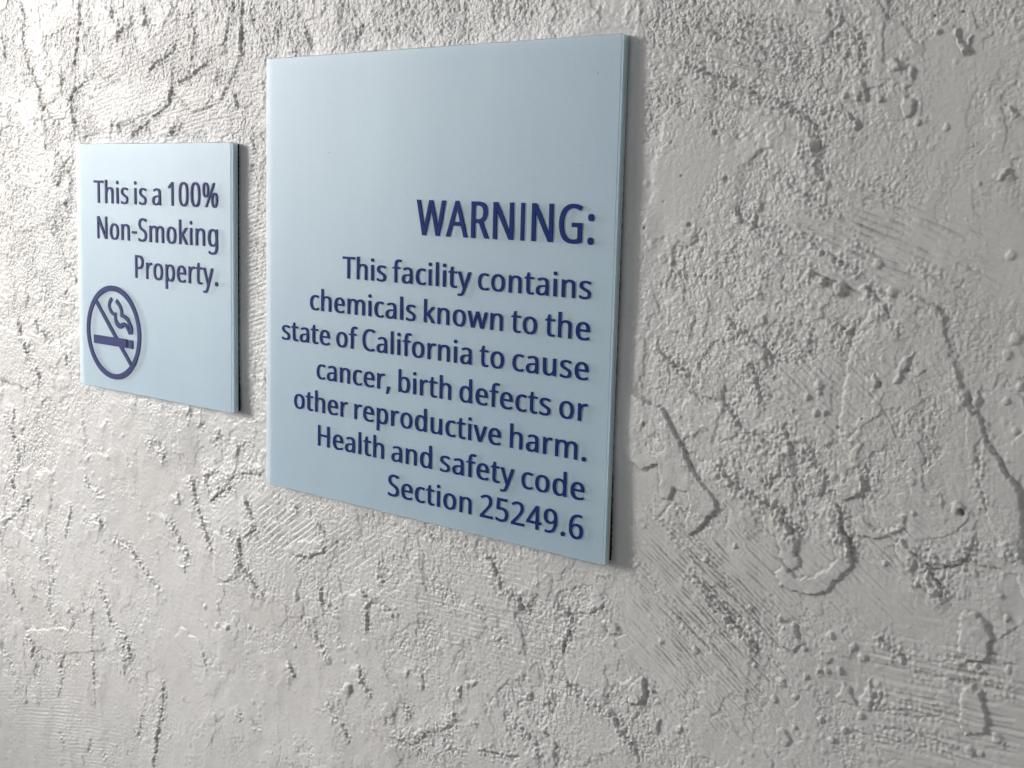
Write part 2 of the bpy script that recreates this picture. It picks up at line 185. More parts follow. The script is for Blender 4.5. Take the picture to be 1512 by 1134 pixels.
PEBBLES = [(1338,2234,12,1.4),(1443,2160,12,1.2),(1140,2005,15,1.3),(1287,1917,14,1),(992,2023,13,1.3),(899,1962,13,1.2),(863,1834,33,1),(934,1686,22,0.9),(638,1599,30,1),(895,1348,20,1.4),(952,1316,18,1.4),(1031,1290,31,1.4),(1625,1732,28,0.8),(1665,1451,22,0.7),(229,1853,7,-1.2),(330,1511,13,-1.2),(203,1605,5,-1),(109,1498,9,-1.2),(287,1714,7,-0.8),(641,1552,10,-1),(1423,2301,5,-1.5),(1323,2294,5,-1.5),(1042,2065,4,-1.5),(441,1888,16,-1),(500,1700,14,-1),(1172,1398,19,1),(1396,1897,14,0.6),(1045,2027,15,0.8),(1530,1699,9,0.6),(953,1311,20,1.4),(1025,1291,31,1.4),(1236,1290,21,1.3),(1131,1303,13,1.2),(695,1144,25,1.3),(900,1083,16,1.1),(1074,1129,13,1),(962,909,20,1.3),(915,856,16,1.4),(969,884,11,1),(996,809,14,1),(1564,512,13,-2.2),(1548,524,28,0.9),(1321,1008,10,-1.5),(1212,942,9,-1.5),(1386,1013,6,-1),(223,738,6,-1.5),(1055,757,8,-1.5),(1155,804,8,-1.2),(1706,1160,26,1),(1684,1102,20,0.9),(1733,995,18,0.9),(1688,934,16,0.8),(1537,925,27,1),(1585,921,21,1),(856,802,11,0.8),(913,440,16,1.2),(792,414,19,1.2),(849,632,23,1.2),(928,644,30,1.2),(952,799,16,1.2),(1387,476,11,1),(157,652,10,-1.2),(1732,836,14,0.9),(1363,597,20,0.8),(623,200,12,1),(1564,512,13,-2.2),(1283,258,13,1.2),(489,114,15,1.2),(717,-46,12,1),(851,-65,14,1.2),(968,-158,14,1.2),(1077,-77,19,1.2),(1214,-134,21,1.3),(1173,-102,18,1.2),(1075,-223,14,1.2),(1125,-211,14,1.2),(981,-270,12,1.2),(1036,-234,9,1),(1219,-373,16,1.2),(1158,-450,14,1),(1105,-504,17,1),(1510,178,11,-1.4),(1411,208,13,1.3),(1474,186,22,1.2),(1656,-387,24,1.1),(1752,-307,22,1.1),(1593,-64,13,1),(597,-124,17,1.2),(719,-186,15,1.2),(272,-300,15,1),(453,-297,20,1),(380,-677,18,1),(1754,149,15,1),(1725,226,11,0.8),(1695,-385,13,1),(1774,-47,15,0.7),(744,-287,12,1),(873,-331,22,1),(842,-407,19,1),(935,-370,14,1),(1055,-436,14,1),(943,-502,12,1),(-2124,-625,26,1.2),(-2508,-686,31,1),(-2864,-1533,29,0.8),(-1864,-928,29,1),(-1697,-1040,32,1),(-2945,-870,18,0.8),(-2821,-954,18,0.8),(-2723,-939,18,1),(-2532,-894,14,1),(-2133,-913,13,1)]
# combed patches: centre x, z, radii (m), stroke angle, spacing (mm), depth (mm)
COMBED = [(-0.4602,-0.209,0.089,0.03,0.2439,2.4,0.22),(0.1609,-0.0246,0.0382,0.0287,0.0447,4.5,0.6),(0.0483,-0.011,0.0441,0.0507,-0.5689,2.0,0.55),(0.0547,0.217,0.0493,0.0239,-0.257,3.2,0.7),(0.1088,0.1442,0.0514,0.0231,-0.3057,2.6,0.6),(-0.2132,-0.0276,0.0589,0.0232,0.6212,3.2,0.28),(0.1116,0.0199,0.0325,0.0217,-0.5569,2.6,0.3),(-0.0822,-0.0406,0.0812,0.0345,0.0284,2.5,0.18),(-0.2538,0.1162,0.0232,0.0572,0.3051,2.5,0.4),(0.1322,0.1176,0.0372,0.0303,-0.382,3.0,0.15),(-0.3277,0.2185,0.0968,0.035,0.1643,2.5,0.4),(-0.497,0.1209,0.0661,0.0553,-0.6026,2.2,0.2),(0.1305,0.0292,0.0309,0.0211,-0.5751,2.2,0.25),(0.0865,0.0923,0.055,0.0325,-0.5931,2.2,0.2)]

def relief(X, Z):
    """relief of the plaster towards the viewer, in mm, for mm coordinates"""
    f32 = np.float32
    X = X.astype(f32); Z = Z.astype(f32)
    Rm = rough_map(X, Z)
    Rm = Rm + 0.22 * perlin(X / 38, Z / 38, 3) + 0.12 * perlin(X / 13, Z / 13, 4)
    Rm = np.clip(Rm, 0, 1)
    # ragged coordinates for every edge
    w1x, w1z = perlin(X / 9, Z / 9, 11), perlin(X / 9, Z / 9, 12)
    w2x, w2z = perlin(X / 2.6, Z / 2.6, 13), perlin(X / 2.6, Z / 2.6, 14)
    WX = X + 1.1 * w1x + 0.75 * w2x
    WZ = Z + 1.1 * w1z + 0.75 * w2z
    w3x, w3z = perlin(X / 1.25, Z / 1.25, 15), perlin(X / 1.25, Z / 1.25, 16)
    WX += 0.42 * w3x; WZ += 0.42 * w3z
    # slow swell of the hand-laid coat
    h = 0.36 * perlin(X / 26, Z / 32, 21) + 0.17 * perlin(WX / 10, WZ / 14, 22)
    # a second and third coat laid over in patches: flat tops, torn edges
    c2 = perlin(WX / 44 + 5, WZ / 32, 31) + 0.40 * perlin(WX / 13, WZ / 15, 32) + 0.08 * w2x
    k2 = sstep(0.06, 0.10, c2)
    c3 = perlin(WX / 19 + 9, WZ / 28, 33) + 0.45 * perlin(WX / 6, WZ / 8, 34) + 0.10 * w2z
    k3 = sstep(0.16, 0.21, c3)
    lay = 0.15 + 0.85 * sstep(0.08, 0.5, Rm)
    h += (0.46 * k2 + 0.40 * k3) * lay
    # flakes and crumbs where the mud tore, trowelled off flat at one level
    fl = 0.95 * perlin((X + 0.25 * Z) / 1.9, Z / 3.9, 24) + 0.45 * perlin(WX / 4.4, WZ / 6.4, 23) + 0.40 * perlin(X / 1.3, Z / 1.5, 25)
    fl = np.maximum(smin(fl, np.float32(0.16), 0.07), -0.75)
    open_ = (1 - 0.80 * k2) * (1 - 0.70 * k3)
    h += 0.60 * sstep(0.12, 0.85, Rm) * open_ * fl
    gmask = sstep(0.15, 0.55, perlin(X / 20, Z / 20, 41) * 0.5 + Rm * 0.9) * (0.25 + 0.75 * open_)
    h += gmask * (0.33 * grains(X / 2.0, Z / 2.0, 42) + 0.20 * grains(X / 1.25, Z / 1.25, 47) + 0.10 * np.abs(perlin(X / 1.0, Z / 1.2, 48)) - 0.12 * np.abs(perlin(X / 2.4, Z / 3.4, 49)))
    h += sstep(0.05, 0.5, perlin(X / 16, Z / 16, 43) * 0.8 + Rm * 0.4) * np.clip(grains(X / 4.6, Z / 4.6, 44) - 0.55, 0, 1) * 1.1
    clipped = 1 - open_
    # a few pock marks
    h -= 0.35 * np.clip(grains(X / 7.5, Z / 7.5, 45) - 0.80, 0, 1) * 3.2 * Rm
    # skin of the paint
    h += 0.03 * perlin(X / 1.7, Z / 2.0, 51) + 0.015 * perlin(X / 0.9, Z / 0.9, 52) + 0.08 * perlin(X / 7, Z / 7, 53)
    # combed strokes
    for cx, cz, rx, rz, ang, per, am in COMBED:
        dx, dz = X - cx * 1000, Z - cz * 1000
        m = np.exp(-1.2 * ((dx / (rx * 1000)) ** 2 + (dz / (rz * 1000)) ** 2))
        u = dx * math.cos(ang) + dz * math.sin(ang)
        v = -dx * math.sin(ang) + dz * math.cos(ang) + u * u * 0.00025
        v = v + 0.9 * perlin(u / 24, v / 8, 61) + 0.16 * w3x
        ph = v / per
        row = np.floor(ph)
        d = (ph - row - 0.5) * per
        on = 0.55 + 1.0 * perlin(u / 9 + row * 3.7, row * 1.9, 62)
        on = np.clip(on, 0, 1) * (0.5 + 0.5 * HV[(row.astype(np.int32) * 37) & 4095][..., 0])
        h = h * (1 - min(0.55, 1.3 * am) * np.clip(m * 1.3, 0, 1))
        h += 2.2 * am * m * on * (-0.9 * np.exp(-(d / (0.1 + 0.12 * per)) ** 2) + 0.6 * np.exp(-((d + 0.30 * per) / (0.2 * per)) ** 2))
    return h, WX, WZ, Rm * (1 - 0.55 * clipped)

def seg_dist(PX, PZ, pts):
    best = np.full(PX.shape, 1e9, np.float32); sgn = np.zeros_like(best); along = np.zeros_like(best)
    L = 0.0
    for (x0, z0), (x1, z1) in zip(pts[:-1], pts[1:]):
        ex, ez = x1 - x0, z1 - z0
        l2 = ex * ex + ez * ez + 1e-9
        t = np.clip(((PX - x0) * ex + (PZ - z0) * ez) / l2, 0, 1)
        dx, dz = PX - x0 - t * ex, PZ - z0 - t * ez
        d = np.sqrt(dx * dx + dz * dz)
        k = d < best
        best = np.where(k, d, best)
        sgn = np.where(k, np.sign(ex * (PZ - z0) - ez * (PX - x0)), sgn)
        along = np.where(k, L + t * math.sqrt(l2), along)
        L += math.sqrt(l2)
    return best, sgn, along, L

def add_traced(h, X, Z, WX, WZ, xs):
    near = np.zeros_like(h)
    for a, pts in LEDGES:
        pts = [(x / 10, z / 10) for x, z in pts]
        # the drop always faces right, away from the light: order the points so that 'left' is the high side
        if pts[-1][1] < pts[0][1]: side = 1.0
        else: side = -1.0
        px = [p[0] for p in pts]; pz = [p[1] for p in pts]
        i0, i1 = np.searchsorted(xs, [min(px) - 14, max(px) + 14])
        if i1 <= i0: continue
        s = slice(i0, i1)
        zz = Z[:, s]
        rows = np.where(((zz > min(pz) - 14) & (zz < max(pz) + 14)).any(axis=1))[0]
        if not len(rows): continue
        sl = (slice(rows[0], rows[-1] + 1), s)
        d, sg, al, L = seg_dist(WX[sl], WZ[sl], pts)
        # travelling down (dz<0) the sign is + on the right hand side of x (away from the light)
        sd = d * np.where(sg * side > 0, 1.0, -1.0)     # + = low side
        taper = np.clip(np.minimum(al, L - al) / 3.0, 0, 1) * sstep(0, 1, np.clip(1.9 - d / 8, 0, 1))
        flatness = max(0.0, 1 - 1.5 * abs(pts[-1][1] - pts[0][1]) / (L + 1e-6))    # level lines are cut deeper
        var = 0.85 + 0.45 * perlin(X[sl] / 7, Z[sl] / 7, 71) + 0.45 * perlin(X[sl] / 2.2, Z[sl] / 2.2, 73)
        near[sl] = np.maximum(near[sl], taper * np.exp(-(d / 4.2) ** 2) * min(a, 1.0))
        high = np.exp(-np.maximum(-sd, 0) / 10.0) * sstep(0.35, -0.35, sd)
        low = -0.30 * np.exp(-np.maximum(sd, 0) / 1.3) * sstep(-0.35, 0.35, sd)
        groove = -(0.22 + 0.75 * flatness) * np.exp(-(d / (0.50 + 0.35 * flatness)) ** 2)
        h[sl] += taper * var * a * (0.72 * (high + low) + groove)
    for a, flat, ew, pts in LUMPS:
        pts = [(x / 10, z / 10) for x, z in pts]
        px = [p[0] for p in pts]; pz = [p[1] for p in pts]
        i0, i1 = np.searchsorted(xs, [min(px) - 6, max(px) + 6])
        if i1 <= i0: continue
        s = slice(i0, i1)
        zz = Z[:, s]
        rows = np.where(((zz > min(pz) - 6) & (zz < max(pz) + 6)).any(axis=1))[0]
        if not len(rows): continue
        sl = (slice(rows[0], rows[-1] + 1), s)
        QX, QZ = WX[sl], WZ[sl]
        d, sg, al, L = seg_dist(QX, QZ, pts + [pts[0]])
        ins = np.zeros(QX.shape, bool)
        n = len(pts)
        for k in range(n):
            (x0, z0), (x1, z1) = pts[k], pts[(k + 1) % n]
            if z0 == z1: continue
            c = ((z0 > QZ) != (z1 > QZ)) & (QX < (x1 - x0) * (QZ - z0) / (z1 - z0) + x0)
            ins ^= c
        sd = np.where(ins, d, -d)
        prof = sstep(-0.35, ew, sd)
        mean = h[sl][ins].mean() if ins.any() else 0
        soft = sstep(-0.35, 2.0 + ew, sd)
        h[sl] = h[sl] * (1 - flat * soft) + mean * flat * soft + 0.85 * a * prof * (0.85 + 0.15 * perlin(X[sl] / 6, Z[sl] / 6, 72))
        h[sl] -= 0.25 * min(a, 1) * np.exp(-np.maximum(-sd, 0) / 1.2) * (1 - prof)
    for x, z, r, a in PEBBLES:
        x /= 10; z /= 10; r /= 10
        i0, i1 = np.searchsorted(xs, [x - 2 * r, x + 2 * r])
        if i1 <= i0: continue
        s = slice(i0, i1)
        d = np.sqrt((WX[:, s] * 0.5 + X[:, s] * 0.5 - x) ** 2 + (WZ[:, s] * 0.5 + Z[:, s] * 0.5 - z) ** 2) / r
        h[:, s] += a * 0.8 * (1 - sstep(0.45, 1.15, d))
    h += near * (1.05 * grains(X / 2.1, Z / 2.1, 46) - 0.15)      # crumbs along every ledge

def wall_depth(X, Z):
    """where the plaster's mean surface stands, metres behind the sign fronts"""
    d = 6.6 + 0.9 * perlin(X / 190 + 3, Z / 170, 81) + 0.5 * perlin(X / 80, Z / 90, 82)
    # hollow under the right of the small sign, fuller at the top of the large one
    d += 2.2 * np.exp(-(((X + 285) / 45) ** 2 + ((Z - 5) / 50) ** 2))
    d += 0.010 * np.clip(120 - Z, -120, 160) * np.exp(-((X + 5) / 60) ** 2)
    return d

def axis(lo, hi, s_lo, s_hi, n_out, far_lo, far_hi):
    xs = [lo]
    while xs[-1] < hi:
        t = (xs[-1] - lo) / (hi - lo)
        xs.append(xs[-1] + s_lo + (s_hi - s_lo) * t)
    a = lo - (np.linspace(0, 1, n_out + 1)[1:] ** 2.2) * (lo - far_lo)
    b = xs[-1] + (np.linspace(0, 1, n_out + 1)[1:] ** 2.2) * (far_hi - xs[-1])
    return np.concatenate([a[::-1], xs, b])

def build_wall(mat):
    xs = axis(-565.0, 215.0, 1.04, 0.335, 90, -1500.0, 1500.0).astype(np.float32)
    nv = 900
    v = np.concatenate([-(1 + np.linspace(0, 1, 71)[1:][::-1] ** 2.2), np.linspace(-1, 1, nv), 1 + np.linspace(0, 1, 71)[1:] ** 2.2]).astype(np.float32)
    t = np.clip((xs + 565) / 780, 0, 1)
    zc = 12 + t * 88
    hh = 292 - t * 142
    far = 1350.0
    V = v[:, None]
    inner = np.clip(V, -1, 1) * hh + zc
    outer = np.sign(V) * np.clip(np.abs(V) - 1, 0, None)
    edge = np.sign(V) * far
    Z = inner + (edge - inner) * np.abs(outer)
    X = np.broadcast_to(xs, Z.shape).copy()
    Z = Z.astype(np.float32)
    h, WX, WZ, Rm = relief(X, Z)
    add_traced(h, X, Z, WX, WZ, xs)
    def box(a, r):
        for ax in (0, 1):
            c = np.cumsum(np.pad(a, [(r + 1, r) if k == ax else (0, 0) for k in (0, 1)], mode='edge'), axis=ax, dtype=np.float64)
            n = a.shape[ax]
            a = ((c[2 * r + 1:] - c[:-2 * r - 1]) if ax == 0 else (c[:, 2 * r + 1:] - c[:, :-2 * r - 1]))[:n, :a.shape[1]] / (2 * r + 1) if ax == 0 else (c[:, 2 * r + 1:] - c[:, :-2 * r - 1])[:, :n] / (2 * r + 1)
        return a
    # smoother plaster right beside both signs, rubbed down when they were mounted
    for (x0, x1, z0, z1) in [(-230.1,-0.7,0.7,229.3),(-412.6,-261.7,36.1,185.9)]:
        k = sstep(13, 7, X - x1) * (X > x0) * sstep(z0 - 10, z0 + 4, Z) * sstep(z1 + 8, z1 - 4, Z)
        h = h * (1 - 0.80 * k) + 0.80 * k * box(h, 22)
        Rm = Rm * (1 - 0.7 * k)
    Y = wall_depth(X, Z) - h
    # nothing of the plaster reaches through the mounting pads
    for (x0, x1, z0, z1) in [(-230.1,-0.7,0.7,229.3),(-412.6,-261.7,36.1,185.9)]:
        e = np.maximum(np.maximum(x0 - X, X - x1), np.maximum(z0 - Z, Z - z1))
        lim = 5.6 - 1.2 * sstep(0, 10, e)
        k = e < 12
        Y[k] = np.maximum(Y[k], lim[k])
    nr, nc = Z.shape
    co = np.empty((nr * nc, 3), np.float32)
    co[:, 0] = X.ravel() / 1000; co[:, 1] = Y.ravel() / 1000; co[:, 2] = Z.ravel() / 1000
    idx = np.arange(nr * nc, dtype=np.int32).reshape(nr, nc)
    q = np.stack([idx[:-1, :-1], idx[:-1, 1:], idx[1:, 1:], idx[1:, :-1]], axis=-1).reshape(-1, 4)
    me = bpy.data.meshes.new('stucco_wall')
    me.vertices.add(len(co)); me.vertices.foreach_set('co', co.ravel())
    me.loops.add(q.size); me.loops.foreach_set('vertex_index', q.ravel())
    me.polygons.add(len(q))
    me.polygons.foreach_set('loop_start', np.arange(0, q.size, 4, dtype=np.int32))
    me.polygons.foreach_set('use_smooth', np.ones(len(q), bool))
    me.update(calc_edges=True)
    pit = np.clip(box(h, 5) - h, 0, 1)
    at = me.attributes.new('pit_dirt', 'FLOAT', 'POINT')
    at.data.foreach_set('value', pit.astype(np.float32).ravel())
    at = me.attributes.new('coarseness', 'FLOAT', 'POINT')
    at.data.foreach_set('value', Rm.astype(np.float32).ravel())
    me.materials.append(mat)
    o = bpy.data.objects.new('stucco_wall', me)
    col.objects.link(o)
    print('wall', nr, nc, len(q))
    return o

# ------------------------------------------------------------------ materials
M = {}
m, t, b = new_mat('painted_stucco', (0.76, 0.745, 0.725), 0.42, 0.36)
tc = t.nodes.new('ShaderNodeTexCoord')
obj_co = tc.outputs['Object']
n1 = noise_node(t, 9, 4, 0.6, obj_co)
n2 = noise_node(t, 160, 3, 0.6, obj_co)
r1 = ramp(t, n1.outputs['Fac'], [(0.30, (0.69, 0.68, 0.668)), (0.55, (0.75, 0.745, 0.74)), (0.75, (0.78, 0.779, 0.776))])
r2 = ramp(t, n2.outputs['Fac'], [(0.26, (0.86, 0.84, 0.82)), (0.42, (1, 1, 1))])
mx = t.nodes.new('ShaderNodeMix'); mx.data_type = 'RGBA'; mx.blend_type = 'MULTIPLY'
mx.inputs['Factor'].default_value = 0.5
t.links.new(r1.outputs['Color'], mx.inputs['A']); t.links.new(r2.outputs['Color'], mx.inputs['B'])
# dust that has settled in the pits, heavier in some places than others
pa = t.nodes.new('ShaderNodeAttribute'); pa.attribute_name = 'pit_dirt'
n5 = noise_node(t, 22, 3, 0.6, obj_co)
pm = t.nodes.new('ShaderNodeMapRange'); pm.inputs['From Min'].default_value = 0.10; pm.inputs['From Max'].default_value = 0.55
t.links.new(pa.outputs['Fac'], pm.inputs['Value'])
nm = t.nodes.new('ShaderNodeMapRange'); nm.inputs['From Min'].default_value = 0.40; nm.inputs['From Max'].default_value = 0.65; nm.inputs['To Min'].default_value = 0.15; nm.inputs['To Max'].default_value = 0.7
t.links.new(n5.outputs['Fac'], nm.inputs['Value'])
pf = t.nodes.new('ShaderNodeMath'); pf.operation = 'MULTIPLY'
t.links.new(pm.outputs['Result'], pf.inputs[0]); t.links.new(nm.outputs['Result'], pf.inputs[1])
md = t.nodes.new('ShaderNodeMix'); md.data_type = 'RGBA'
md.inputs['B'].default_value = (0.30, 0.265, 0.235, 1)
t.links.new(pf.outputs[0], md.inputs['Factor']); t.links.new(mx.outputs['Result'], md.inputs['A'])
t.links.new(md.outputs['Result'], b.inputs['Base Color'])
def bumps(scale):                                    # small round bumps of the rolled paint
    v = t.nodes.new('ShaderNodeTexVoronoi'); v.feature = 'F1'; v.inputs['Scale'].default_value = scale
    t.links.new(obj_co, v.inputs['Vector'])
    return v.outputs['Distance']
ad = t.nodes.new('ShaderNodeMath'); ad.operation = 'MULTIPLY_ADD'
ad.inputs[1].default_value = 1.5
t.links.new(bumps(380), ad.inputs[0]); t.links.new(bumps(760), ad.inputs[2])
iv = t.nodes.new('ShaderNodeMath'); iv.operation = 'MULTIPLY'; iv.inputs[1].default_value = -1.0
t.links.new(ad.outputs[0], iv.inputs[0])
an = t.nodes.new('ShaderNodeAttribute'); an.attribute_name = 'coarseness'
mr = t.nodes.new('ShaderNodeMapRange')
mr.inputs['From Min'].default_value = 0.12; mr.inputs['To Min'].default_value = 0.14; mr.inputs['To Max'].default_value = 1.0; mr.inputs['From Max'].default_value = 0.7
t.links.new(an.outputs['Fac'], mr.inputs['Value'])
bp = t.nodes.new('ShaderNodeBump'); bp.inputs['Distance'].default_value = 0.00042
t.links.new(mr.outputs['Result'], bp.inputs['Strength'])
t.links.new(iv.outputs[0], bp.inputs['Height']); t.links.new(bp.outputs['Normal'], b.inputs['Normal'])
M['stucco'] = m

# frosted clear acrylic: most light goes straight through, part is scattered by the matt face and milky body
def acrylic(name, milk, color):
    m = bpy.data.materials.new(name); m.use_nodes = True; t = m.node_tree
    for n in list(t.nodes):
        if n.type != 'OUTPUT_MATERIAL': t.nodes.remove(n)
    out = t.nodes['Material Output']
    tr = t.nodes.new('ShaderNodeBsdfTransparent'); tr.inputs['Color'].default_value = (0.985, 0.99, 0.995, 1)
    df = t.nodes.new('ShaderNodeBsdfTranslucent' if 'edge' in name else 'ShaderNodeBsdfDiffuse'); df.inputs['Color'].default_value = (*color, 1)
    gl = t.nodes.new('ShaderNodeBsdfGlossy'); gl.inputs['Roughness'].default_value = 0.45
    tc = t.nodes.new('ShaderNodeTexCoord')                     # handling smears and settled dust
    mp = t.nodes.new('ShaderNodeMapping'); mp.inputs['Scale'].default_value = (1.0, 1.0, 0.35)
    mp.inputs['Rotation'].default_value = (0, 0.5, 0)
    t.links.new(tc.outputs['Object'], mp.inputs['Vector'])
    na = noise_node(t, 16, 5, 0.62, mp.outputs['Vector']); nb = noise_node(t, 700, 2, 0.5, tc.outputs['Object'])
    ra = ramp(t, na.outputs['Fac'], [(0.30, tuple(v * 0.93 for v in color)), (0.70, tuple(min(1, v * 1.03 + 0.01) for v in color))])
    rb = ramp(t, nb.outputs['Fac'], [(0.25, (0.90, 0.90, 0.90)), (0.42, (1, 1, 1))])
    mu = t.nodes.new('ShaderNodeMix'); mu.data_type = 'RGBA'; mu.blend_type = 'MULTIPLY'; mu.inputs['Factor'].default_value = 1.0
    t.links.new(ra.outputs['Color'], mu.inputs['A']); t.links.new(rb.outputs['Color'], mu.inputs['B'])
    t.links.new(mu.outputs['Result'], df.inputs['Color'])
    a = t.nodes.new('ShaderNodeMixShader'); a.inputs[0].default_value = milk
    c = t.nodes.new('ShaderNodeMixShader')
    t.links.new(tr.outputs[0], a.inputs[1]); t.links.new(df.outputs[0], a.inputs[2])
    c.inputs[0].default_value = 0.065
    t.links.new(a.outputs[0], c.inputs[1]); t.links.new(gl.outputs[0], c.inputs[2])
    t.links.new(c.outputs[0], out.inputs['Surface'])
    return m
M['acrylic'] = acrylic('frosted_acrylic', 0.48, (0.65, 0.84, 1.0))
M['acrylic_edge'] = acrylic('frosted_acrylic_edge', 0.6, (0.85, 0.95, 1.0))

m, t, b = new_mat('pale_blue_backing', (0.61, 0.81, 1.0), 0.6, 0.3)
b.inputs['Subsurface Weight'].default_value = 1.0
b.inputs['Subsurface Radius'].default_value = (0.007, 0.007, 0.008)
b.inputs['Subsurface Scale'].default_value = 1.0
tc = t.nodes.new('ShaderNodeTexCoord')
n1 = noise_node(t, 14, 3, 0.5, tc.outputs['Object'])
c0 = (0.61, 0.81, 1.0)
r1 = ramp(t, n1.outputs['Fac'], [(0.3, tuple(v * 0.965 for v in c0)), (0.7, tuple(min(1, v * 1.02) for v in c0))])
t.links.new(r1.outputs['Color'], b.inputs['Base Color'])
M['blue'] = m
M['core_edge'] = m.copy(); M['core_edge'].name = 'pale_blue_edge'
m, t, b = new_mat('sawn_acrylic_edge', (0.85, 0.95, 1.0), 0.35, 0.5)
tc = t.nodes.new('ShaderNodeTexCoord')
n1 = noise_node(t, 300, 3, 0.6, tc.outputs['Object'])
c0 = (0.85, 0.95, 1.0)
r1 = ramp(t, n1.outputs['Fac'], [(0.3, tuple(v * 0.93 for v in c0)), (0.6, c0)])
t.links.new(r1.outputs['Color'], b.inputs['Base Color'])
M['edge'] = m
M['rim'] = new_mat('polished_rim', (0.80, 0.86, 0.90), 0.3, 0.5)[0]
M['foam'], t, b = new_mat('black_foam_tape', (0.012, 0.012, 0.013), 0.9, 0.2)
def ink(name, c):
    m, t, b = new_mat(name, c, 0.6, 0.1)
    tc = t.nodes.new('ShaderNodeTexCoord')
    n = noise_node(t, 60, 3, 0.6, tc.outputs['Object'])
    r = ramp(t, n.outputs['Fac'], [(0.3, tuple(v * 0.85 for v in c)), (0.7, tuple(v * 1.15 for v in c))])
    t.links.new(r.outputs['Color'], b.inputs['Base Color'])
    return m
M['navy'] = ink('navy_lettering', (0.006, 0.03, 0.19))
M['dusk'] = ink('faded_navy_lettering', (0.048, 0.062, 0.2))
M['speck'] = new_mat('grey_speck', (0.10, 0.11, 0.13), 0.7, 0.3)[0]

m, t, b = new_mat('concrete', (0.38, 0.37, 0.35), 0.85, 0.3)
tc = t.nodes.new('ShaderNodeTexCoord')
n1 = noise_node(t, 3, 6, 0.6, tc.outputs['Object'])
r1 = ramp(t, n1.outputs['Fac'], [(0.3, (0.33, 0.32, 0.30)), (0.7, (0.42, 0.41, 0.39))])
t.links.new(r1.outputs['Color'], b.inputs['Base Color'])
M['concrete'] = m

# ------------------------------------------------------------------ wall
wall = build_wall(M['stucco'])
wall['label'] = 'white painted stucco wall with trowelled ledges, pits and combed strokes behind both signs'
wall['category'] = 'wall'

# unseen blocks added on the left to shade the wall, and paving for bounce
def block(name, x0, x1, y0, y1, z0, z1, mat):
    v = [(x, y, z) for x in (x0, x1) for y in (y0, y1) for z in (z0, z1)]
    f = [(0, 1, 3, 2), (4, 6, 7, 5), (0, 4, 5, 1), (2, 3, 7, 6), (0, 2, 6, 4), (1, 5, 7, 3)]
    o = mesh_obj(name, v, f, mat)
    o['kind'] = 'structure'
    return o
block('tall_light_blocker', BLOCKER_X, BLOCKER_X + 0.3, -BLOCKER_Y - 1.3, -BLOCKER_Y, -1.35, 1.6, M['stucco'])  # added out of view, fades the sun towards the wall's right
block('low_light_blocker', BLOCKER_X - 0.18, BLOCKER_X, -BLOCKER_Y, 0.004, -1.35, -0.09, M['stucco'])  # added out of view, dims the lower left of the wall
block('bounce_paving', -12, 8, -12, 0.1, -1.5, -1.35, M['concrete'])  # added below the view to bounce light up

# ------------------------------------------------------------------ signs
def rounded_plate(name, w, h, y0, y1, r, mats, parent, x0=0.0, z0=0.0, bev=0.0003, rim=None):
    """plate from y0 (front) to y1 (back), rounded corners, a fine bevel round the front; mats = (face, edge)"""
    seg = 6
    def ring(inset, y):
        rr = max(r - inset, 0.0002)
        out = []
        for cx, cz, a0 in ((x0 + w - r, z0 + h - r, 0), (x0 + r, z0 + h - r, 90), (x0 + r, z0 + r, 180), (x0 + w - r, z0 + r, 270)):
            for k in range(seg + 1):
                a = R(a0 + 90 * k / seg)
                out.append((cx + rr * math.cos(a), y, cz + rr * math.sin(a)))
        return out
    rings = [ring(bev, y0), ring(0, y0 + bev), ring(0, y1 - 0.0006 if rim else y1 - bev), ring(0 if rim else bev, y1)]
    n = len(rings[0])
    verts = [p for rg in rings for p in rg]
    faces = [tuple(range(n))[::-1] if False else tuple(range(n))]
    mi = [0]
    for k in range(3):
        for i in range(n):
            j = (i + 1) % n
            faces.append((k * n + j, k * n + i, (k + 1) * n + i, (k + 1) * n + j)); mi.append(2 if rim and k == 2 else 1)
    faces.append(tuple(range(3 * n, 4 * n))[::-1]); mi.append(0)
    o = mesh_obj(name, verts, faces, mats[0], parent)
    if mats[1] is not mats[0]:
        o.data.materials.append(mats[1])
        if rim: o.data.materials.append(rim)
        o.data.polygons.foreach_set('material_index', mi)
    me = o.data
    import bmesh
    bm = bmesh.new(); bm.from_mesh(me); bmesh.ops.recalc_face_normals(bm, faces=bm.faces); bm.to_mesh(me); bm.free()
    return o

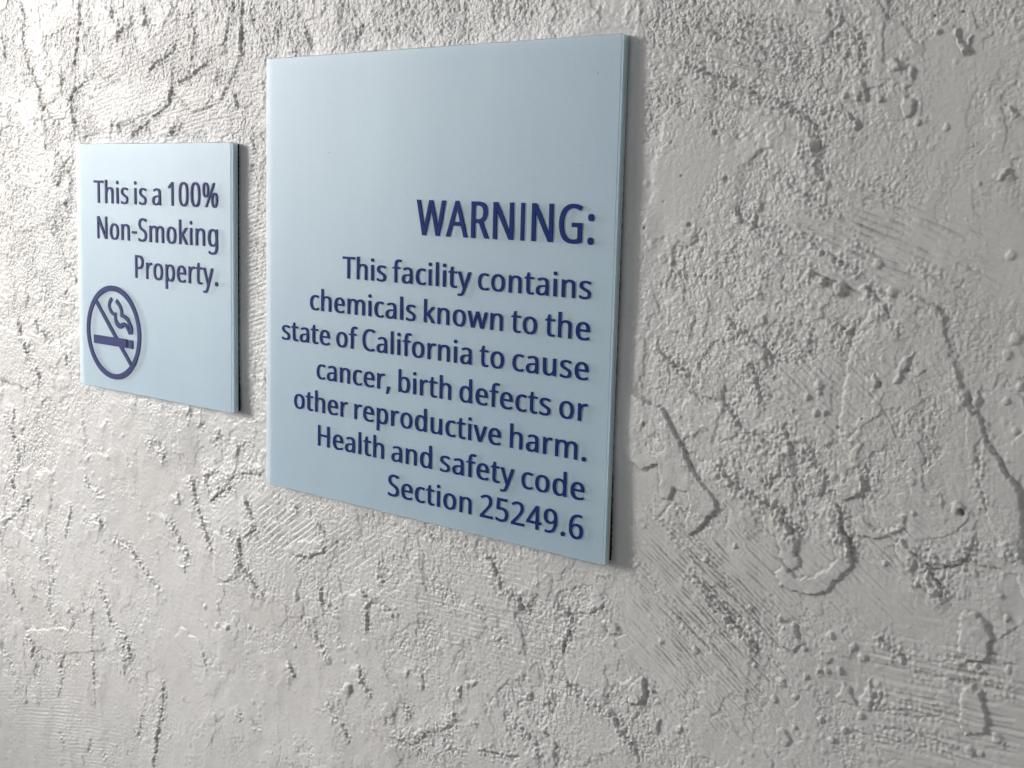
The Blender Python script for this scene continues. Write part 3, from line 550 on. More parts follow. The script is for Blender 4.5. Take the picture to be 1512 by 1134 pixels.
GLYPHS = {
'%':(1164,[[(273,1014),(337,1005),(389,978),(430,932),(460,870),(477,793),(483,702),(478,610),(460,533),(432,470),(392,424),(339,396),(273,387),(212,396),(161,424),(121,470),(92,533),(74,610),(69,702),(74,793),(90,870),(118,932),(157,978),(209,1005)],[(273,927),(241,921),(215,902),(195,870),(182,826),(174,770),(171,702),(174,633),(182,577),(195,532),(215,500),(241,481),(273,475),(306,481),(333,500),(354,532),(369,576),(378,632),(381,702),(378,770),(369,826),(354,870),(333,902),(306,921)],[(913,1000),(359,0),(251,0),(805,1000)],[(885,613),(948,604),(1000,577),(1041,532),(1071,469),(1089,393),(1095,301),(1090,209),(1073,132),(1044,69),(1004,23),(951,-5),(885,-14),(824,-5),(773,23),(733,69),(704,132),(687,209),(681,301),(686,393),(702,469),(730,532),(769,577),(821,604)],[(885,525),(853,519),(827,500),(807,469),(794,426),(786,370),(783,301),(786,232),(794,175),(807,131),(827,99),(853,81),(885,74),(918,80),(946,99),(966,130),(981,174),(990,231),(993,301),(990,370),(981,426),(966,469),(946,500),(918,519)]]),
',':(375,[[(269,147),(237,41),(194,-74),(148,-181),(57,-181),(85,-67),(109,54),(127,162),(259,162)]]),
'-':(451,[[(56,321),(56,430),(395,430),(395,321)]]),
'.':(375,[[(101,76),(104,107),(112,131),(126,148),(144,160),(164,167),(186,169),(209,167),(230,160),(249,148),(263,131),(272,107),(275,76),(272,45),(263,21),(249,3),(230,-10),(209,-17),(186,-20),(164,-17),(144,-10),(126,3),(112,21),(104,45)]]),
'0':(801,[[(732,501),(730,423),(724,351),(714,284),(700,224),(680,170),(656,123),(627,82),(592,48),(553,21),(507,2),(456,-10),(399,-14),(329,-7),(267,13),(214,48),(169,95),(132,154),(104,225),(85,307),(73,399),(69,501),(72,604),(83,697),(102,779),(128,849),(163,908),(207,954),(261,988),(325,1009),(399,1015),(470,1009),(532,988),(585,954),(631,908),(668,849),(696,779),(716,697),(728,604)],[(192,501),(194,415),(201,339),(212,273),(229,217),(250,172),(278,137),(312,111),(352,96),(399,91),(446,96),(487,111),(520,136),(548,171),(570,216),(587,272),(599,339),(606,415),(608,501),(606,588),(599,664),(587,729),(570,784),(548,830),(520,865),(487,890),(446,905),(399,910),(352,905),(312,890),(278,865),(250,830),(229,784),(212,729),(201,664),(194,588)]]),
'1':(801,[[(497,0),(377,0),(377,699),(377,768),(380,820),(382,871),(342,833),(296,794),(189,707),(125,790),(395,1000),(497,1000)]]),
'2':(801,[[(728,0),(67,0),(67,102),(329,367),(457,501),(488,540),(514,579),(535,617),(550,656),(559,697),(562,741),(556,792),(540,833),(513,866),(477,890),(434,904),(385,909),(339,906),(296,898),(257,884),(220,865),(182,841),(144,814),(78,896),(165,957),(197,973),(231,987),(267,999),(305,1007),(344,1012),(385,1014),(445,1010),(498,1000),(546,982),(588,957),(622,927),(651,890),(671,848),(684,800),(688,748),(684,697),(673,648),(655,601),(631,555),(601,510),(566,466),(431,324),(223,118),(223,112),(728,112)]]),
'4':(801,[[(773,227),(627,227),(627,0),(508,0),(508,227),(29,227),(29,332),(500,1006),(627,1006),(627,338),(773,338)],[(508,820),(150,338),(508,338)]]),
'5':(801,[[(385,613),(450,610),(510,598),(563,578),(610,552),(649,518),(680,478),(703,432),(717,379),(721,319),(716,253),(701,194),(676,141),(642,95),(600,56),(548,26),(489,4),(422,-10),(347,-14),(297,-12),(249,-8),(202,0),(160,11),(121,24),(88,41),(88,157),(124,138),(165,122),(211,109),(258,99),(304,93),(349,91),(396,94),(439,101),(478,114),(512,132),(541,156),(564,186),(582,221),(592,261),(595,307),(589,367),(568,417),(535,457),(487,486),(424,504),(345,510),(255,503),(174,489),(112,528),(150,1000),(651,1000),(651,888),(255,888),(231,598),(296,608)]]),
'6':(801,[[(77,427),(78,485),(82,542),(89,598),(99,653),(113,706),(130,757),(152,805),(179,849),(211,890),(249,926),(293,956),(342,981),(399,999),(463,1010),(535,1014),(600,1011),(658,1001),(658,896),(602,909),(538,913),(477,910),(423,899),(377,881),(337,857),(303,827),(275,793),(253,754),(235,711),(221,664),(211,614),(204,562),(200,508),(209,508),(224,530),(242,550),(262,569),(285,585),(311,599),(340,611),(372,619),(407,624),(445,626),(501,622),(552,610),(597,590),(638,563),(671,528),(699,487),(719,438),(731,383),(735,322),(731,256),(718,196),(696,143),(666,96),(630,58),(586,27),(536,4),(480,-9),(417,-14),(371,-11),(326,-2),(284,13),(245,33),(209,61),(176,94),(147,133),(123,179),(103,232),(89,291),(80,356)],[(416,90),(471,96),(519,115),(559,146),(589,191),(607,250),(613,322),(608,381),(592,432),(565,473),(528,505),(479,523),(420,529),(378,526),(340,517),(305,502),(275,482),(250,459),(229,433),(214,404),(205,376),(202,346),(203,315),(208,285),(215,255),(225,226),(239,198),(256,172),(275,149),(298,129),(323,112),(351,100),(382,92)]]),
'9':(801,[[(728,573),(727,516),(723,459),(716,403),(707,347),(693,294),(675,243),(653,195),(626,151),(594,110),(556,74),(512,44),(462,19),(405,1),(341,-10),(269,-14),(204,-11),(143,0),(143,105),(202,92),(266,87),(328,90),(382,101),(428,119),(467,143),(501,172),(529,207),(552,245),(570,288),(584,335),(594,385),(600,437),(604,490),(595,490),(580,469),(562,450),(542,431),(519,415),(493,401),(464,389),(432,381),(396,376),(357,374),(302,378),(252,390),(207,410),(166,437),(133,471),(106,513),(86,561),(74,615),(70,676),(74,743),(88,803),(110,857),(140,904),(177,942),(221,973),(272,996),(328,1009),(389,1014),(436,1011),(480,1002),(522,987),(562,965),(598,938),(630,905),(659,865),(683,819),(702,768),(717,709),(725,644)],[(389,910),(335,904),(288,885),(247,853),(216,808),(198,750),(192,678),(197,618),(213,567),(239,526),(276,495),(324,477),(384,471),(427,474),(465,483),(500,498),(530,518),(556,541),(576,567),(592,596),(601,624),(604,654),(602,684),(598,714),(590,744),(580,774),(567,802),(550,828),(531,851),(509,871),(483,888),(455,900),(423,908)]]),
':':(375,[[(101,76),(104,107),(112,131),(126,148),(144,160),(164,167),(186,169),(209,167),(230,160),(249,148),(263,131),(272,107),(275,76),(272,45),(263,21),(249,3),(230,-10),(209,-17),(186,-20),(164,-17),(144,-10),(126,3),(112,21),(104,45)],[(101,675),(104,707),(112,732),(126,749),(144,761),(164,768),(186,770),(209,768),(230,761),(249,749),(263,732),(272,707),(275,675),(272,645),(263,620),(249,602),(230,590),(209,582),(186,580),(164,582),(144,590),(126,602),(112,620),(104,645)]]),
'A':(895,[[(763,0),(643,310),(246,310),(127,0),(0,0),(391,1004),(504,1004),(894,0)],[(493,724),(479,765),(460,826),(445,874),(431,817),(415,765),(402,724),(289,422),(605,422)]]),
'C':(885,[[(564,903),(513,900),(465,891),(420,876),(379,855),(343,828),(311,796),(283,759),(261,716),(242,669),(229,617),(221,560),(218,500),(223,421),(236,350),(257,286),(287,230),(325,183),(372,146),(427,118),(491,102),(563,97),(606,98),(648,102),(688,108),(803,136),(803,27),(765,14),(726,4),(687,-4),(645,-10),(597,-13),(545,-14),(449,-7),(364,14),(290,49),(227,97),(176,157),(137,228),(108,310),(91,401),(85,501),(89,575),(99,644),(117,709),(141,768),(172,823),(209,871),(253,913),(303,949),(360,977),(423,998),(491,1010),(566,1014),(617,1012),(666,1007),(714,999),(760,987),(803,972),(842,955),(791,849),(688,887),(649,896),(608,901)]]),
'G':(1020,[[(570,528),(916,528),(916,38),(862,22),(807,9),(752,-1),(695,-8),(632,-13),(564,-14),(466,-7),(379,14),(303,48),(237,96),(183,155),(141,226),(110,308),(92,399),(85,500),(92,600),(113,690),(147,772),(194,843),(253,902),(324,950),(407,986),(500,1007),(604,1014),(659,1012),(712,1007),(763,999),(811,987),(858,972),(902,955),(854,846),(817,861),(777,875),(735,887),(690,896),(644,901),(597,903),(521,898),(453,882),(392,854),(340,817),(296,771),(262,715),(237,651),(222,579),(217,500),(221,424),(234,353),(256,289),(286,233),(327,185),(377,146),(438,118),(510,101),(594,95),(706,102),(790,119),(790,416),(570,416)]]),
'H':(1038,[[(901,0),(775,0),(775,466),(262,466),(262,0),(136,0),(136,1000),(262,1000),(262,577),(775,577),(775,1000),(901,1000)]]),
'I':(397,[[(150,0),(247,0),(247,1000),(150,1000)]]),
'N':(1064,[[(929,0),(782,0),(246,831),(241,831),(246,754),(250,660),(252,559),(252,0),(136,0),(136,1000),(282,1000),(815,172),(821,172),(817,239),(813,338),(811,436),(811,1000),(929,1000)]]),
'P':(847,[[(401,1000),(519,991),(615,966),(686,923),(719,890),(744,851),(762,808),(772,759),(776,706),(774,665),(767,626),(756,588),(739,551),(717,517),(689,486),(655,458),(614,435),(566,415),(511,401),(448,392),(377,389),(262,389),(262,0),(136,0),(136,1000)],[(389,892),(262,892),(262,497),(363,497),(423,499),(475,506),(521,518),(559,534),(591,555),(615,583),(632,616),(642,655),(646,700),(639,759),(618,807),(584,845),(535,871),(470,887)]]),
'R':(871,[[(412,1000),(490,996),(558,986),(617,968),(666,944),(706,912),(737,874),(758,828),(772,776),(776,716),(773,665),(763,621),(746,583),(725,550),(700,521),(672,498),(641,478),(609,462),(576,448),(850,0),(703,0),(461,413),(262,413),(262,0),(136,0),(136,1000)],[(405,891),(262,891),(262,520),(412,520),(486,525),(545,541),(590,568),(621,605),(639,653),(646,710),(643,751),(634,786),(620,815),(599,839),(573,858),(541,873),(502,883),(457,889)]]),
'S':(769,[[(703,268),(698,211),(684,160),(660,116),(627,77),(585,45),(536,20),(479,1),(416,-10),(346,-14),(239,-8),(146,8),(71,34),(71,154),(108,140),(150,126),(197,113),(247,103),(299,97),(352,95),(398,97),(440,104),(476,115),(507,130),(532,148),(552,171),(566,197),(574,225),(577,256),(575,287),(568,315),(556,339),(539,361),(515,382),(484,401),(445,421),(398,441),(342,462),(229,513),(199,532),(172,553),(148,576),(129,600),(113,627),(100,655),(91,687),(86,721),(84,759),(89,810),(102,855),(125,896),(155,931),(193,960),(237,983),(288,1000),(343,1011),(403,1014),(457,1012),(507,1007),(555,999),(599,987),(641,974),(679,958),(640,850),(527,888),(486,897),(444,902),(401,903),(361,901),(326,895),(296,885),(270,871),(249,854),(232,834),(221,811),(214,785),(211,758),(214,726),(221,698),(232,674),(249,652),(272,632),(301,613),(337,595),(379,576),(430,556),(486,534),(535,511),(579,487),(616,460),(647,431),(672,398),(689,360),(700,317)]]),
'T':(779,[[(452,0),(326,0),(326,889),(14,889),(14,1000),(763,1000),(763,889),(452,889)]]),
'W':(1303,[[(1284,1000),(1018,0),(891,0),(696,655),(679,716),(664,775),(652,823),(646,853),(641,823),(630,775),(616,715),(598,651),(409,0),(282,0),(17,1000),(148,1000),(304,389),(319,326),(333,264),(343,206),(352,151),(361,209),(373,270),(388,333),(405,396),(581,1000),(711,1000),(895,392),(913,327),(929,263),(940,204),(950,151),(961,225),(978,305),(999,391),(1153,1000)]]),
'a':(786,[[(403,763),(487,757),(555,737),(606,703),(643,655),(665,591),(672,511),(672,0),(583,0),(559,106),(553,106),(532,81),(509,58),(487,39),(463,22),(437,9),(408,-1),(377,-8),(341,-13),(301,-14),(258,-11),(217,-3),(180,10),(147,29),(118,53),(95,83),(78,119),(68,161),(64,209),(74,278),(104,335),(153,382),(222,416),(313,438),(424,448),(552,452),(552,497),(547,553),(534,597),(511,627),(480,648),(442,660),(396,664),(358,662),(320,656),(284,646),(185,606),(147,699),(182,716),(221,731),(263,744),(309,755),(355,761)],[(440,363),(356,355),(291,340),(246,318),(216,288),(198,251),(192,207),(196,169),(209,138),(230,115),(258,99),(291,89),(329,85),(389,91),(442,109),(487,138),(522,179),(543,233),(550,300),(550,367)]]),
'b':(861,[[(242,805),(240,716),(235,651),(242,651),(266,681),(296,708),(331,731),(371,749),(420,760),(475,763),(529,759),(578,748),(623,728),(663,701),(700,666),(730,623),(754,573),(771,515),(781,449),(784,375),(780,294),(767,222),(746,160),(717,107),(680,63),(637,29),(588,5),(534,-9),(475,-14),(420,-10),(371,0),(331,18),(296,41),(266,67),(242,95),(232,95),(207,0),(119,0),(119,1064),(242,1064)],[(454,661),(404,658),(362,648),(328,631),(300,607),(278,576),(262,539),(251,493),(244,440),(242,380),(242,374),(247,289),(263,218),(288,162),(327,121),(383,96),(457,88),(518,96),(568,121),(607,162),(635,219),(651,291),(657,377),(651,463),(635,534),(607,590),(568,629),(517,653)]]),
'c':(672,[[(420,-14),(356,-9),(297,4),(243,27),(195,59),(154,101),(121,153),(97,215),(82,288),(77,371),(82,458),(98,533),(123,597),(158,649),(200,692),(249,724),(304,747),(364,760),(429,765),(466,763),(503,759),(539,753),(573,744),(601,735),(626,724),(588,622),(510,646),(426,657),(378,653),(337,643),(301,625),(271,600),(247,568),(228,529),(215,484),(207,432),(204,373),(207,316),(215,265),(228,220),(247,181),(271,150),(300,125),(334,107),(374,96),(419,92),(458,94),(494,98),(527,105),(613,136),(613,27),(587,15),(560,5),(530,-4),(498,-9),(461,-13)]]),
'd':(861,[[(385,-14),(331,-10),(282,2),(237,21),(197,48),(161,83),(131,126),(107,177),(90,235),(80,300),(77,374),(80,447),(91,513),(108,572),(131,623),(162,666),(198,702),(238,729),(283,749),(333,761),(387,765),(424,763),(458,758),(489,750),(516,739),(542,726),(564,710),(585,693),(603,674),(619,654),(627,654),(623,708),(619,765),(619,1064),(742,1064),(742,0),(643,0),(625,101),(619,101),(603,80),(585,61),(564,43),(542,27),(516,13),(488,1),(457,-7),(423,-12)],[(405,88),(476,95),(532,117),(572,153),(599,204),(615,270),(620,350),(620,373),(615,459),(600,530),(574,588),(535,629),(478,654),(403,662),(343,654),(293,627),(254,583),(227,525),(210,454),(204,371),(210,288),(227,219),(254,162),(293,121),(343,96)]]),
'e':(790,[[(409,765),(470,760),(526,746),(575,723),(618,691),(653,651),(681,604),(702,551),(714,491),(718,426),(718,352),(204,352),(213,273),(235,209),(270,158),(317,121),(375,98),(444,91),(490,93),(532,97),(571,104),(685,143),(685,35),(647,20),(609,7),(571,-2),(532,-9),(487,-13),(438,-14),(370,-9),(307,5),(250,29),(199,63),(157,106),(123,159),(97,221),(82,291),(77,370),(82,448),(95,519),(118,581),(150,636),(188,681),(235,717),(287,744),(345,759)],[(408,664),(353,658),(306,639),(268,607),(239,564),(218,512),(207,450),(590,450),(587,491),(581,528),(570,562),(555,591),(535,616),(511,637),(481,652),(447,661)]]),
'f':(482,[[(465,655),(276,655),(276,0),(153,0),(153,655),(21,655),(21,713),(153,755),(153,798),(156,859),(165,911),(181,955),(203,992),(231,1021),(265,1043),(304,1059),(347,1068),(396,1071),(478,1064),(542,1046),(510,950),(458,964),(398,971),(360,966),(330,952),(306,929),(289,897),(279,853),(276,800),(276,751),(465,751)]]),
'g':(861,[[(385,765),(433,762),(478,752),(519,737),(557,715),(590,686),(620,651),(627,651),(644,751),(742,751),(742,-13),(738,-80),(726,-139),(706,-191),(677,-235),(641,-271),(595,-300),(541,-320),(478,-332),(406,-336),(353,-335),(304,-331),(257,-324),(213,-315),(173,-303),(136,-289),(136,-175),(173,-192),(215,-207),(261,-218),(309,-227),(360,-232),(413,-234),(473,-228),(524,-209),(565,-177),(596,-135),(614,-83),(620,-22),(620,7),(622,55),(625,99),(619,99),(591,64),(558,36),(522,14),(481,-2),(436,-11),(387,-14),(331,-10),(280,2),(235,23),(194,51),(159,88),(113,165),(86,261),(77,374),(86,485),(113,580),(159,659),(194,697),(234,727),(280,748),(330,760)],[(402,661),(362,657),(326,646),(295,627),(268,602),(245,569),(228,529),(215,483),(207,431),(204,373),(210,287),(227,217),(256,160),(295,120),(345,95),(405,87),(441,88),(474,93),(503,102),(528,113),(551,129),(570,148),(586,171),(599,198),(609,228),(616,263),(620,302),(622,345),(622,374),(619,438),(612,493),(599,539),(580,577),(556,608),(527,632),(491,648),(449,658)]]),
'h':(866,[[(242,752),(240,697),(235,647),(244,647),(261,672),(281,693),(304,711),(329,727),(356,740),(385,750),(415,757),(446,762),(478,763),(535,760),(586,751),(630,735),(667,712),(697,682),(721,646),(738,601),(749,549),(752,489),(752,0),(630,0),(630,480),(626,536),(612,581),(590,616),(557,641),(515,656),(462,661),(410,658),(366,647),(331,630),(302,605),(279,574),(263,537),(251,493),(245,444),(242,388),(242,0),(119,0),(119,1064),(242,1064)]]),
'i':(361,[[(242,751),(242,0),(119,0),(119,751)],[(182,1032),(200,1030),(217,1024),(232,1013),(244,998),(251,978),(254,954),(251,930),(244,910),(232,895),(217,884),(200,878),(182,875),(163,878),(145,884),(130,895),(119,910),(112,930),(109,954),(112,978),(119,998),(130,1013),(145,1024),(163,1030)]]),
'k':(748,[[(241,508),(239,450),(235,387),(241,387),(266,419),(300,461),(331,497),(570,751),(714,751),(410,430),(735,0),(587,0),(326,350),(241,276),(241,0),(119,0),(119,1064),(241,1064)]]),
'l':(361,[[(242,0),(119,0),(119,1064),(242,1064)]]),
'm':(1310,[[(943,765),(1020,757),(1084,736),(1133,700),(1168,647),(1189,577),(1196,489),(1196,0),(1074,0),(1074,483),(1070,537),(1058,582),(1037,616),(1008,641),(969,656),(922,661),(856,654),(804,633),(765,598),(739,550),(724,488),(718,415),(718,0),(597,0),(597,483),(595,520),(589,553),(580,582),(567,606),(550,626),(529,641),(505,652),(476,659),(443,661),(396,658),(356,647),(324,630),(297,605),(277,575),(261,538),(251,495),(244,445),(242,389),(242,0),(119,0),(119,751),(218,751),(237,648),(244,648),(261,673),(280,695),(302,714),(326,729),(351,742),(378,752),(406,759),(435,763),(465,765),(520,761),(568,751),(610,734),(645,710),(673,678),(695,639),(702,639),(730,678),(764,710),(805,734),(849,751),(895,761)]]),
'n':(866,[[(480,765),(563,757),(630,736),(683,700),(722,647),(744,577),(752,489),(752,0),(630,0),(630,480),(626,536),(612,581),(590,616),(557,641),(515,656),(462,661),(388,653),(330,630),(290,591),(263,538),(248,470),(242,389),(242,0),(119,0),(119,751),(218,751),(237,648),(244,648),(262,673),(283,695),(306,714),(332,729),(359,742),(388,752),(418,759),(449,763)]]),
'o':(847,[[(772,377),(769,317),(761,261),(747,211),(729,165),(705,124),(677,88),(645,57),(608,32),(567,12),(521,-2),(473,-11),(422,-14),(373,-11),(328,-2),(284,12),(244,32),(208,57),(175,88),(147,124),(122,165),(103,211),(89,261),(80,317),(77,377),(82,456),(96,526),(119,588),(151,640),(191,684),(239,719),(295,744),(357,760),(426,765),(491,760),(551,744),(606,719),(654,684),(694,640),(728,588),(752,526),(767,456)],[(204,377),(207,320),(215,269),(228,223),(246,183),(270,150),(300,123),(335,104),(377,92),(424,88),(472,92),(513,104),(549,123),(579,150),(603,183),(621,223),(634,269),(642,320),(644,377),(642,434),(634,484),(620,529),(602,568),(578,601),(548,627),(513,646),(471,657),(423,661),(353,653),(298,627),(256,585),(228,529),(210,459)]]),
'p':(861,[[(476,765),(529,761),(578,749),(623,730),(664,703),(700,668),(730,625),(754,575),(771,517),(781,451),(784,377),(780,296),(767,225),(746,162),(717,108),(681,64),(638,30),(589,6),(535,-9),(475,-14),(438,-12),(404,-7),(373,1),(344,13),(319,26),(296,41),(242,95),(234,95),(239,35),(242,-28),(242,-336),(119,-336),(119,751),(220,751),(237,648),(242,648),(258,669),(276,689),(296,707),(319,724),(344,738),(372,749),(403,758),(438,763)],[(454,661),(407,658),(366,648),(332,632),(304,610),(282,581),(265,546),(253,505),(245,456),(242,401),(242,377),(244,318),(251,266),(262,220),(278,180),(300,148),(328,122),(364,103),(406,92),(457,88),(500,92),(537,105),(569,126),(596,154),(618,189),(635,229),(647,275),(654,324),(657,378),(651,458),(635,527),(607,584),(568,627),(517,653)]]),
'r':(578,[[(469,765),(515,763),(557,756),(542,643),(502,650),(461,653),(432,651),(405,645),(378,634),(353,621),(330,604),(308,583),(289,560),(273,534),(260,504),(250,472),(244,438),(242,401),(242,0),(119,0),(119,751),(220,751),(234,613),(239,613),(256,641),(276,666),(297,690),(320,711),(346,729),(374,744),(404,756),(436,762)]]),
's':(671,[[(608,207),(604,161),(592,121),(571,85),(544,55),(509,31),(468,11),(420,-3),(367,-11),(308,-14),(258,-13),(213,-8),(173,-1),(137,8),(103,20),(73,34),(73,146),(181,104),(224,94),(267,88),(311,85),(368,89),(413,99),(447,116),(470,138),(484,165),(489,196),(487,214),(482,231),(473,246),(460,261),(442,276),(418,291),(304,342),(179,398),(147,418),(121,440),(99,465),(84,494),(75,527),(71,566),(80,624),(106,674),(149,713),(206,742),(274,759),(353,765),(398,763),(440,759),(481,751),(520,741),(557,729),(592,714),(550,616),(451,650),(416,658),(381,662),(345,664),(298,661),(260,653),(229,639),(207,621),(194,599),(189,573),(191,553),(197,536),(207,520),(222,506),(242,492),(268,478),(382,430),(504,375),(535,355),(561,333),(581,307),(596,279),(605,245)]]),
't':(506,[[(370,87),(427,92),(475,102),(475,8),(419,-8),(349,-14),(311,-12),(274,-5),(240,6),(209,23),(182,47),(160,77),(143,115),(132,162),(129,218),(129,655),(22,655),(22,714),(130,763),(179,923),(252,923),(252,751),(469,751),(469,655),(252,655),(252,221),(256,180),(267,146),(285,120),(309,101),(337,90)]]),
'u':(866,[[(746,751),(746,0),(646,0),(627,99),(622,99),(604,75),(584,53),(560,35),(534,20),(507,7),(478,-2),(447,-9),(416,-13),(384,-14),(327,-11),(277,-1),(233,15),(196,37),(165,67),(141,104),(124,148),(114,200),(111,259),(111,751),(235,751),(235,268),(240,213),(253,168),(276,133),(308,108),(350,93),(402,88),(454,92),(498,102),(534,120),(563,144),(586,175),(603,212),(614,256),(621,305),(623,360),(623,751)]]),
'v':(711,[[(284,0),(0,751),(132,751),(291,308),(315,239),(338,167),(352,109),(357,109),(373,168),(397,241),(420,308),(580,751),(711,751),(426,0)]]),
'w':(1101,[[(604,424),(587,482),(572,537),(560,585),(552,623),(546,623),(539,585),(527,536),(513,481),(496,423),(361,1),(221,1),(15,752),(143,752),(246,352),(268,270),(285,191),(296,127),(301,127),(311,169),(323,223),(337,279),(352,329),(485,752),(619,752),(748,329),(768,261),(787,190),(798,129),(804,129),(814,188),(833,267),(854,352),(959,752),(1085,752),(877,1),(732,1)]]),
'y':(714,[[(1,751),(133,751),(296,324),(321,251),(343,183),(359,119),(364,119),(391,211),(429,325),(581,751),(714,751),(391,-104),(372,-148),(351,-189),(328,-226),(303,-259),(274,-286),(242,-307),(205,-323),(164,-333),(118,-336),(59,-333),(15,-325),(15,-227),(53,-232),(98,-235),(126,-234),(151,-228),(173,-219),(193,-207),(211,-191),(227,-173),(241,-152),(254,-128),(265,-102),(304,-3)]])}
CLEAR = 0.0019       # clear sheet
PLATE = 0.0048       # clear sheet plus coloured sheet
mesh_cache = {}

def glyph_mesh(ch, cap, kx, mat, emb, em_v):
    key = (ch, round(cap, 5), round(kx, 4), mat.name)
    if key in mesh_cache: return mesh_cache[key]
    adv, loops = GLYPHS[ch]
    cu = bpy.data.curves.new('glyph', 'CURVE')
    cu.dimensions = '2D'; cu.fill_mode = 'BOTH'; cu.extrude = 0.25          # outlines are filled in millimetres, then scaled down
    low = ch.islower()
    def area(lp):
        return sum(lp[i - 1][0] * lp[i][1] - lp[i][0] * lp[i - 1][1] for i in range(len(lp)))
    turn = 1.0 if max((area(lp) for lp in loops), key=abs) > 0 else -1.0      # which way round the outer outlines run
    for lp in loops:
        n = len(lp)
        P = []
        for x, y in lp:
            x, y = x / 1000.0, y / 1000.0
            if low and y > 0:                                 # the sign's face has a slightly lower x-height
                y = y * 0.945 if y <= 0.76 else 0.76 * 0.945 + (y - 0.76) * (1.045 - 0.76 * 0.945) / (1.073 - 0.76)
            P.append((x * kx * cap, y * cap))
        Q = []
        for i in range(n):
            (ax, ay), (bx, by), (cx, cy) = P[i - 1], P[i], P[(i + 1) % n]
            d1 = Vector((bx - ax, by - ay)); d2 = Vector((cx - bx, cy - by))
            if d1.length < 1e-9 or d2.length < 1e-9: continue
            d1.normalize(); d2.normalize()
            n1 = Vector((d1.y, -d1.x)); n2 = Vector((d2.y, -d2.x))   # outward for a counter-clockwise outline
            nn = n1 + n2
            den = max(1 + n1.dot(n2), 0.45)
            nn = nn / den
            Q.append((bx + turn * nn.x * emb, by + turn * nn.y * em_v))
        sp = cu.splines.new('POLY'); sp.points.add(len(Q) - 1)
        for p, (x, y) in zip(sp.points, Q): p.co = (x * 1000, y * 1000, 0, 1)
        sp.use_cyclic_u = True
    tmp = bpy.data.objects.new('glyph', cu); col.objects.link(tmp)
    dg = bpy.context.evaluated_depsgraph_get()
    me = bpy.data.meshes.new_from_object(tmp.evaluated_get(dg))
    bpy.data.objects.remove(tmp); bpy.data.curves.remove(cu)
    me.transform(Matrix.Rotation(R(90), 4, 'X').__matmul__(Matrix.Scale(0.001, 4)))
    me.materials.clear(); me.materials.append(mat)
    me.name = 'letter'
    mesh_cache[key] = me
    return me

def bounds(ch):
    xs = [p[0] for lp in GLYPHS[ch][1] for p in lp]
    return min(xs) / 1000, max(xs) / 1000

def text_line(parent, s, x_left, x_right, base, cap, mat, emb, em_v, ox, oz):
    """one line of raised characters between two x positions"""
    nat = 0.0
    track = 0.055
    sp = 0.30
    pos = []
    for k, ch in enumerate(s):
        if ch == ' ': nat += sp; continue
        pos.append((ch, nat)); nat += GLYPHS[ch][0] / 1000 + track
    x0 = pos[0][1] + bounds(pos[0][0])[0]
    x1 = pos[-1][1] + bounds(pos[-1][0])[1]
    kx = ((x_right - x_left) - 2 * emb) / (x1 - x0) / cap
    print('kx', round(kx, 3), s)
    for ch, p in pos:
        me = glyph_mesh(ch, cap, kx, mat, emb, em_v)
        kind = 'digit' if ch.isdigit() else ('letter' if ch.isalpha() else 'punctuation_mark')
        o = bpy.data.objects.new(kind, me)
        o.location = (x_left + emb + (p - x0) * kx * cap - ox, -0.00025 - 0.00002, base - oz)
        col.objects.link(o); o.parent = parent

def sign(name, x0, z0, w, h, label, category):
    root = bpy.data.objects.new(name, None)
    root.empty_display_size = 0.02
    col.objects.link(root)
    root.location = (x0, 0, z0)
    root['label'] = label; root['category'] = category
    rounded_plate('clear_panel', w, h, 0.0, CLEAR, 0.0012, (M['acrylic'], M['acrylic_edge']), root)
    rounded_plate('colour_panel', w, h, CLEAR + 0.00004, PLATE, 0.0012, (M['blue'], M['core_edge']), root, bev=0.00025, rim=M['rim'])
    # foam mounting pad with a slightly crumbly rim
    ins = 0.0007
    n = 160
    rnd = random.Random(5)
    pts = []
    per = [(ins, ins), (w - ins, ins), (w - ins, h - ins), (ins, h - ins)]
    for k in range(4):
        a, b2 = per[k], per[(k + 1) % 4]
        for i in range(n):
            f = i / n
            pts.append((a[0] + (b2[0] - a[0]) * f + rnd.uniform(-.00025, .00025), a[1] + (b2[1] - a[1]) * f + rnd.uniform(-.00025, .00025)))
    N = len(pts)
    verts = [(x, PLATE + 0.00004, z) for x, z in pts] + [(x, 0.0105, z) for x, z in pts]
    faces = [tuple(range(N))] + [((i + 1) % N, i, N + i, N + (i + 1) % N) for i in range(N)] + [tuple(range(N, 2 * N))[::-1]]
    mesh_obj('foam_pad', verts, faces, M['foam'], root)
    return root

BX, BZ, BW, BH = (-0.23075, 0.0, 0.23075, 0.23)
big = sign('warning_sign', BX, BZ, BW, BH, 'large square pale blue acrylic warning sign with navy chemical warning text', 'sign')
E1, E2 = 0.00009, 0.0
text_line(big, 'WARNING:', -.1176, -.0111, .1415, .0169, M['navy'], .00026, .00003, BX, BZ)
for s, xl, xr, z in (('This facility contains', -.1697, -.0115, .1175), ('chemicals known to the', -.1945, -.0115, .0994),
                     ('state of California to cause', -.2170, -.0115, .0817), ('cancer, birth defects or', -.1890, -.0112, .0633),
                     ('other reproductive harm.', -.2070, -.0112, .0455), ('Health and safety code', -.1878, -.0115, .0276),
                     ('Section 25249.6', -.1347, -.0115, .0095)):
    text_line(big, s, xl, xr, z, .0111, M['navy'], E1, E2, BX, BZ)

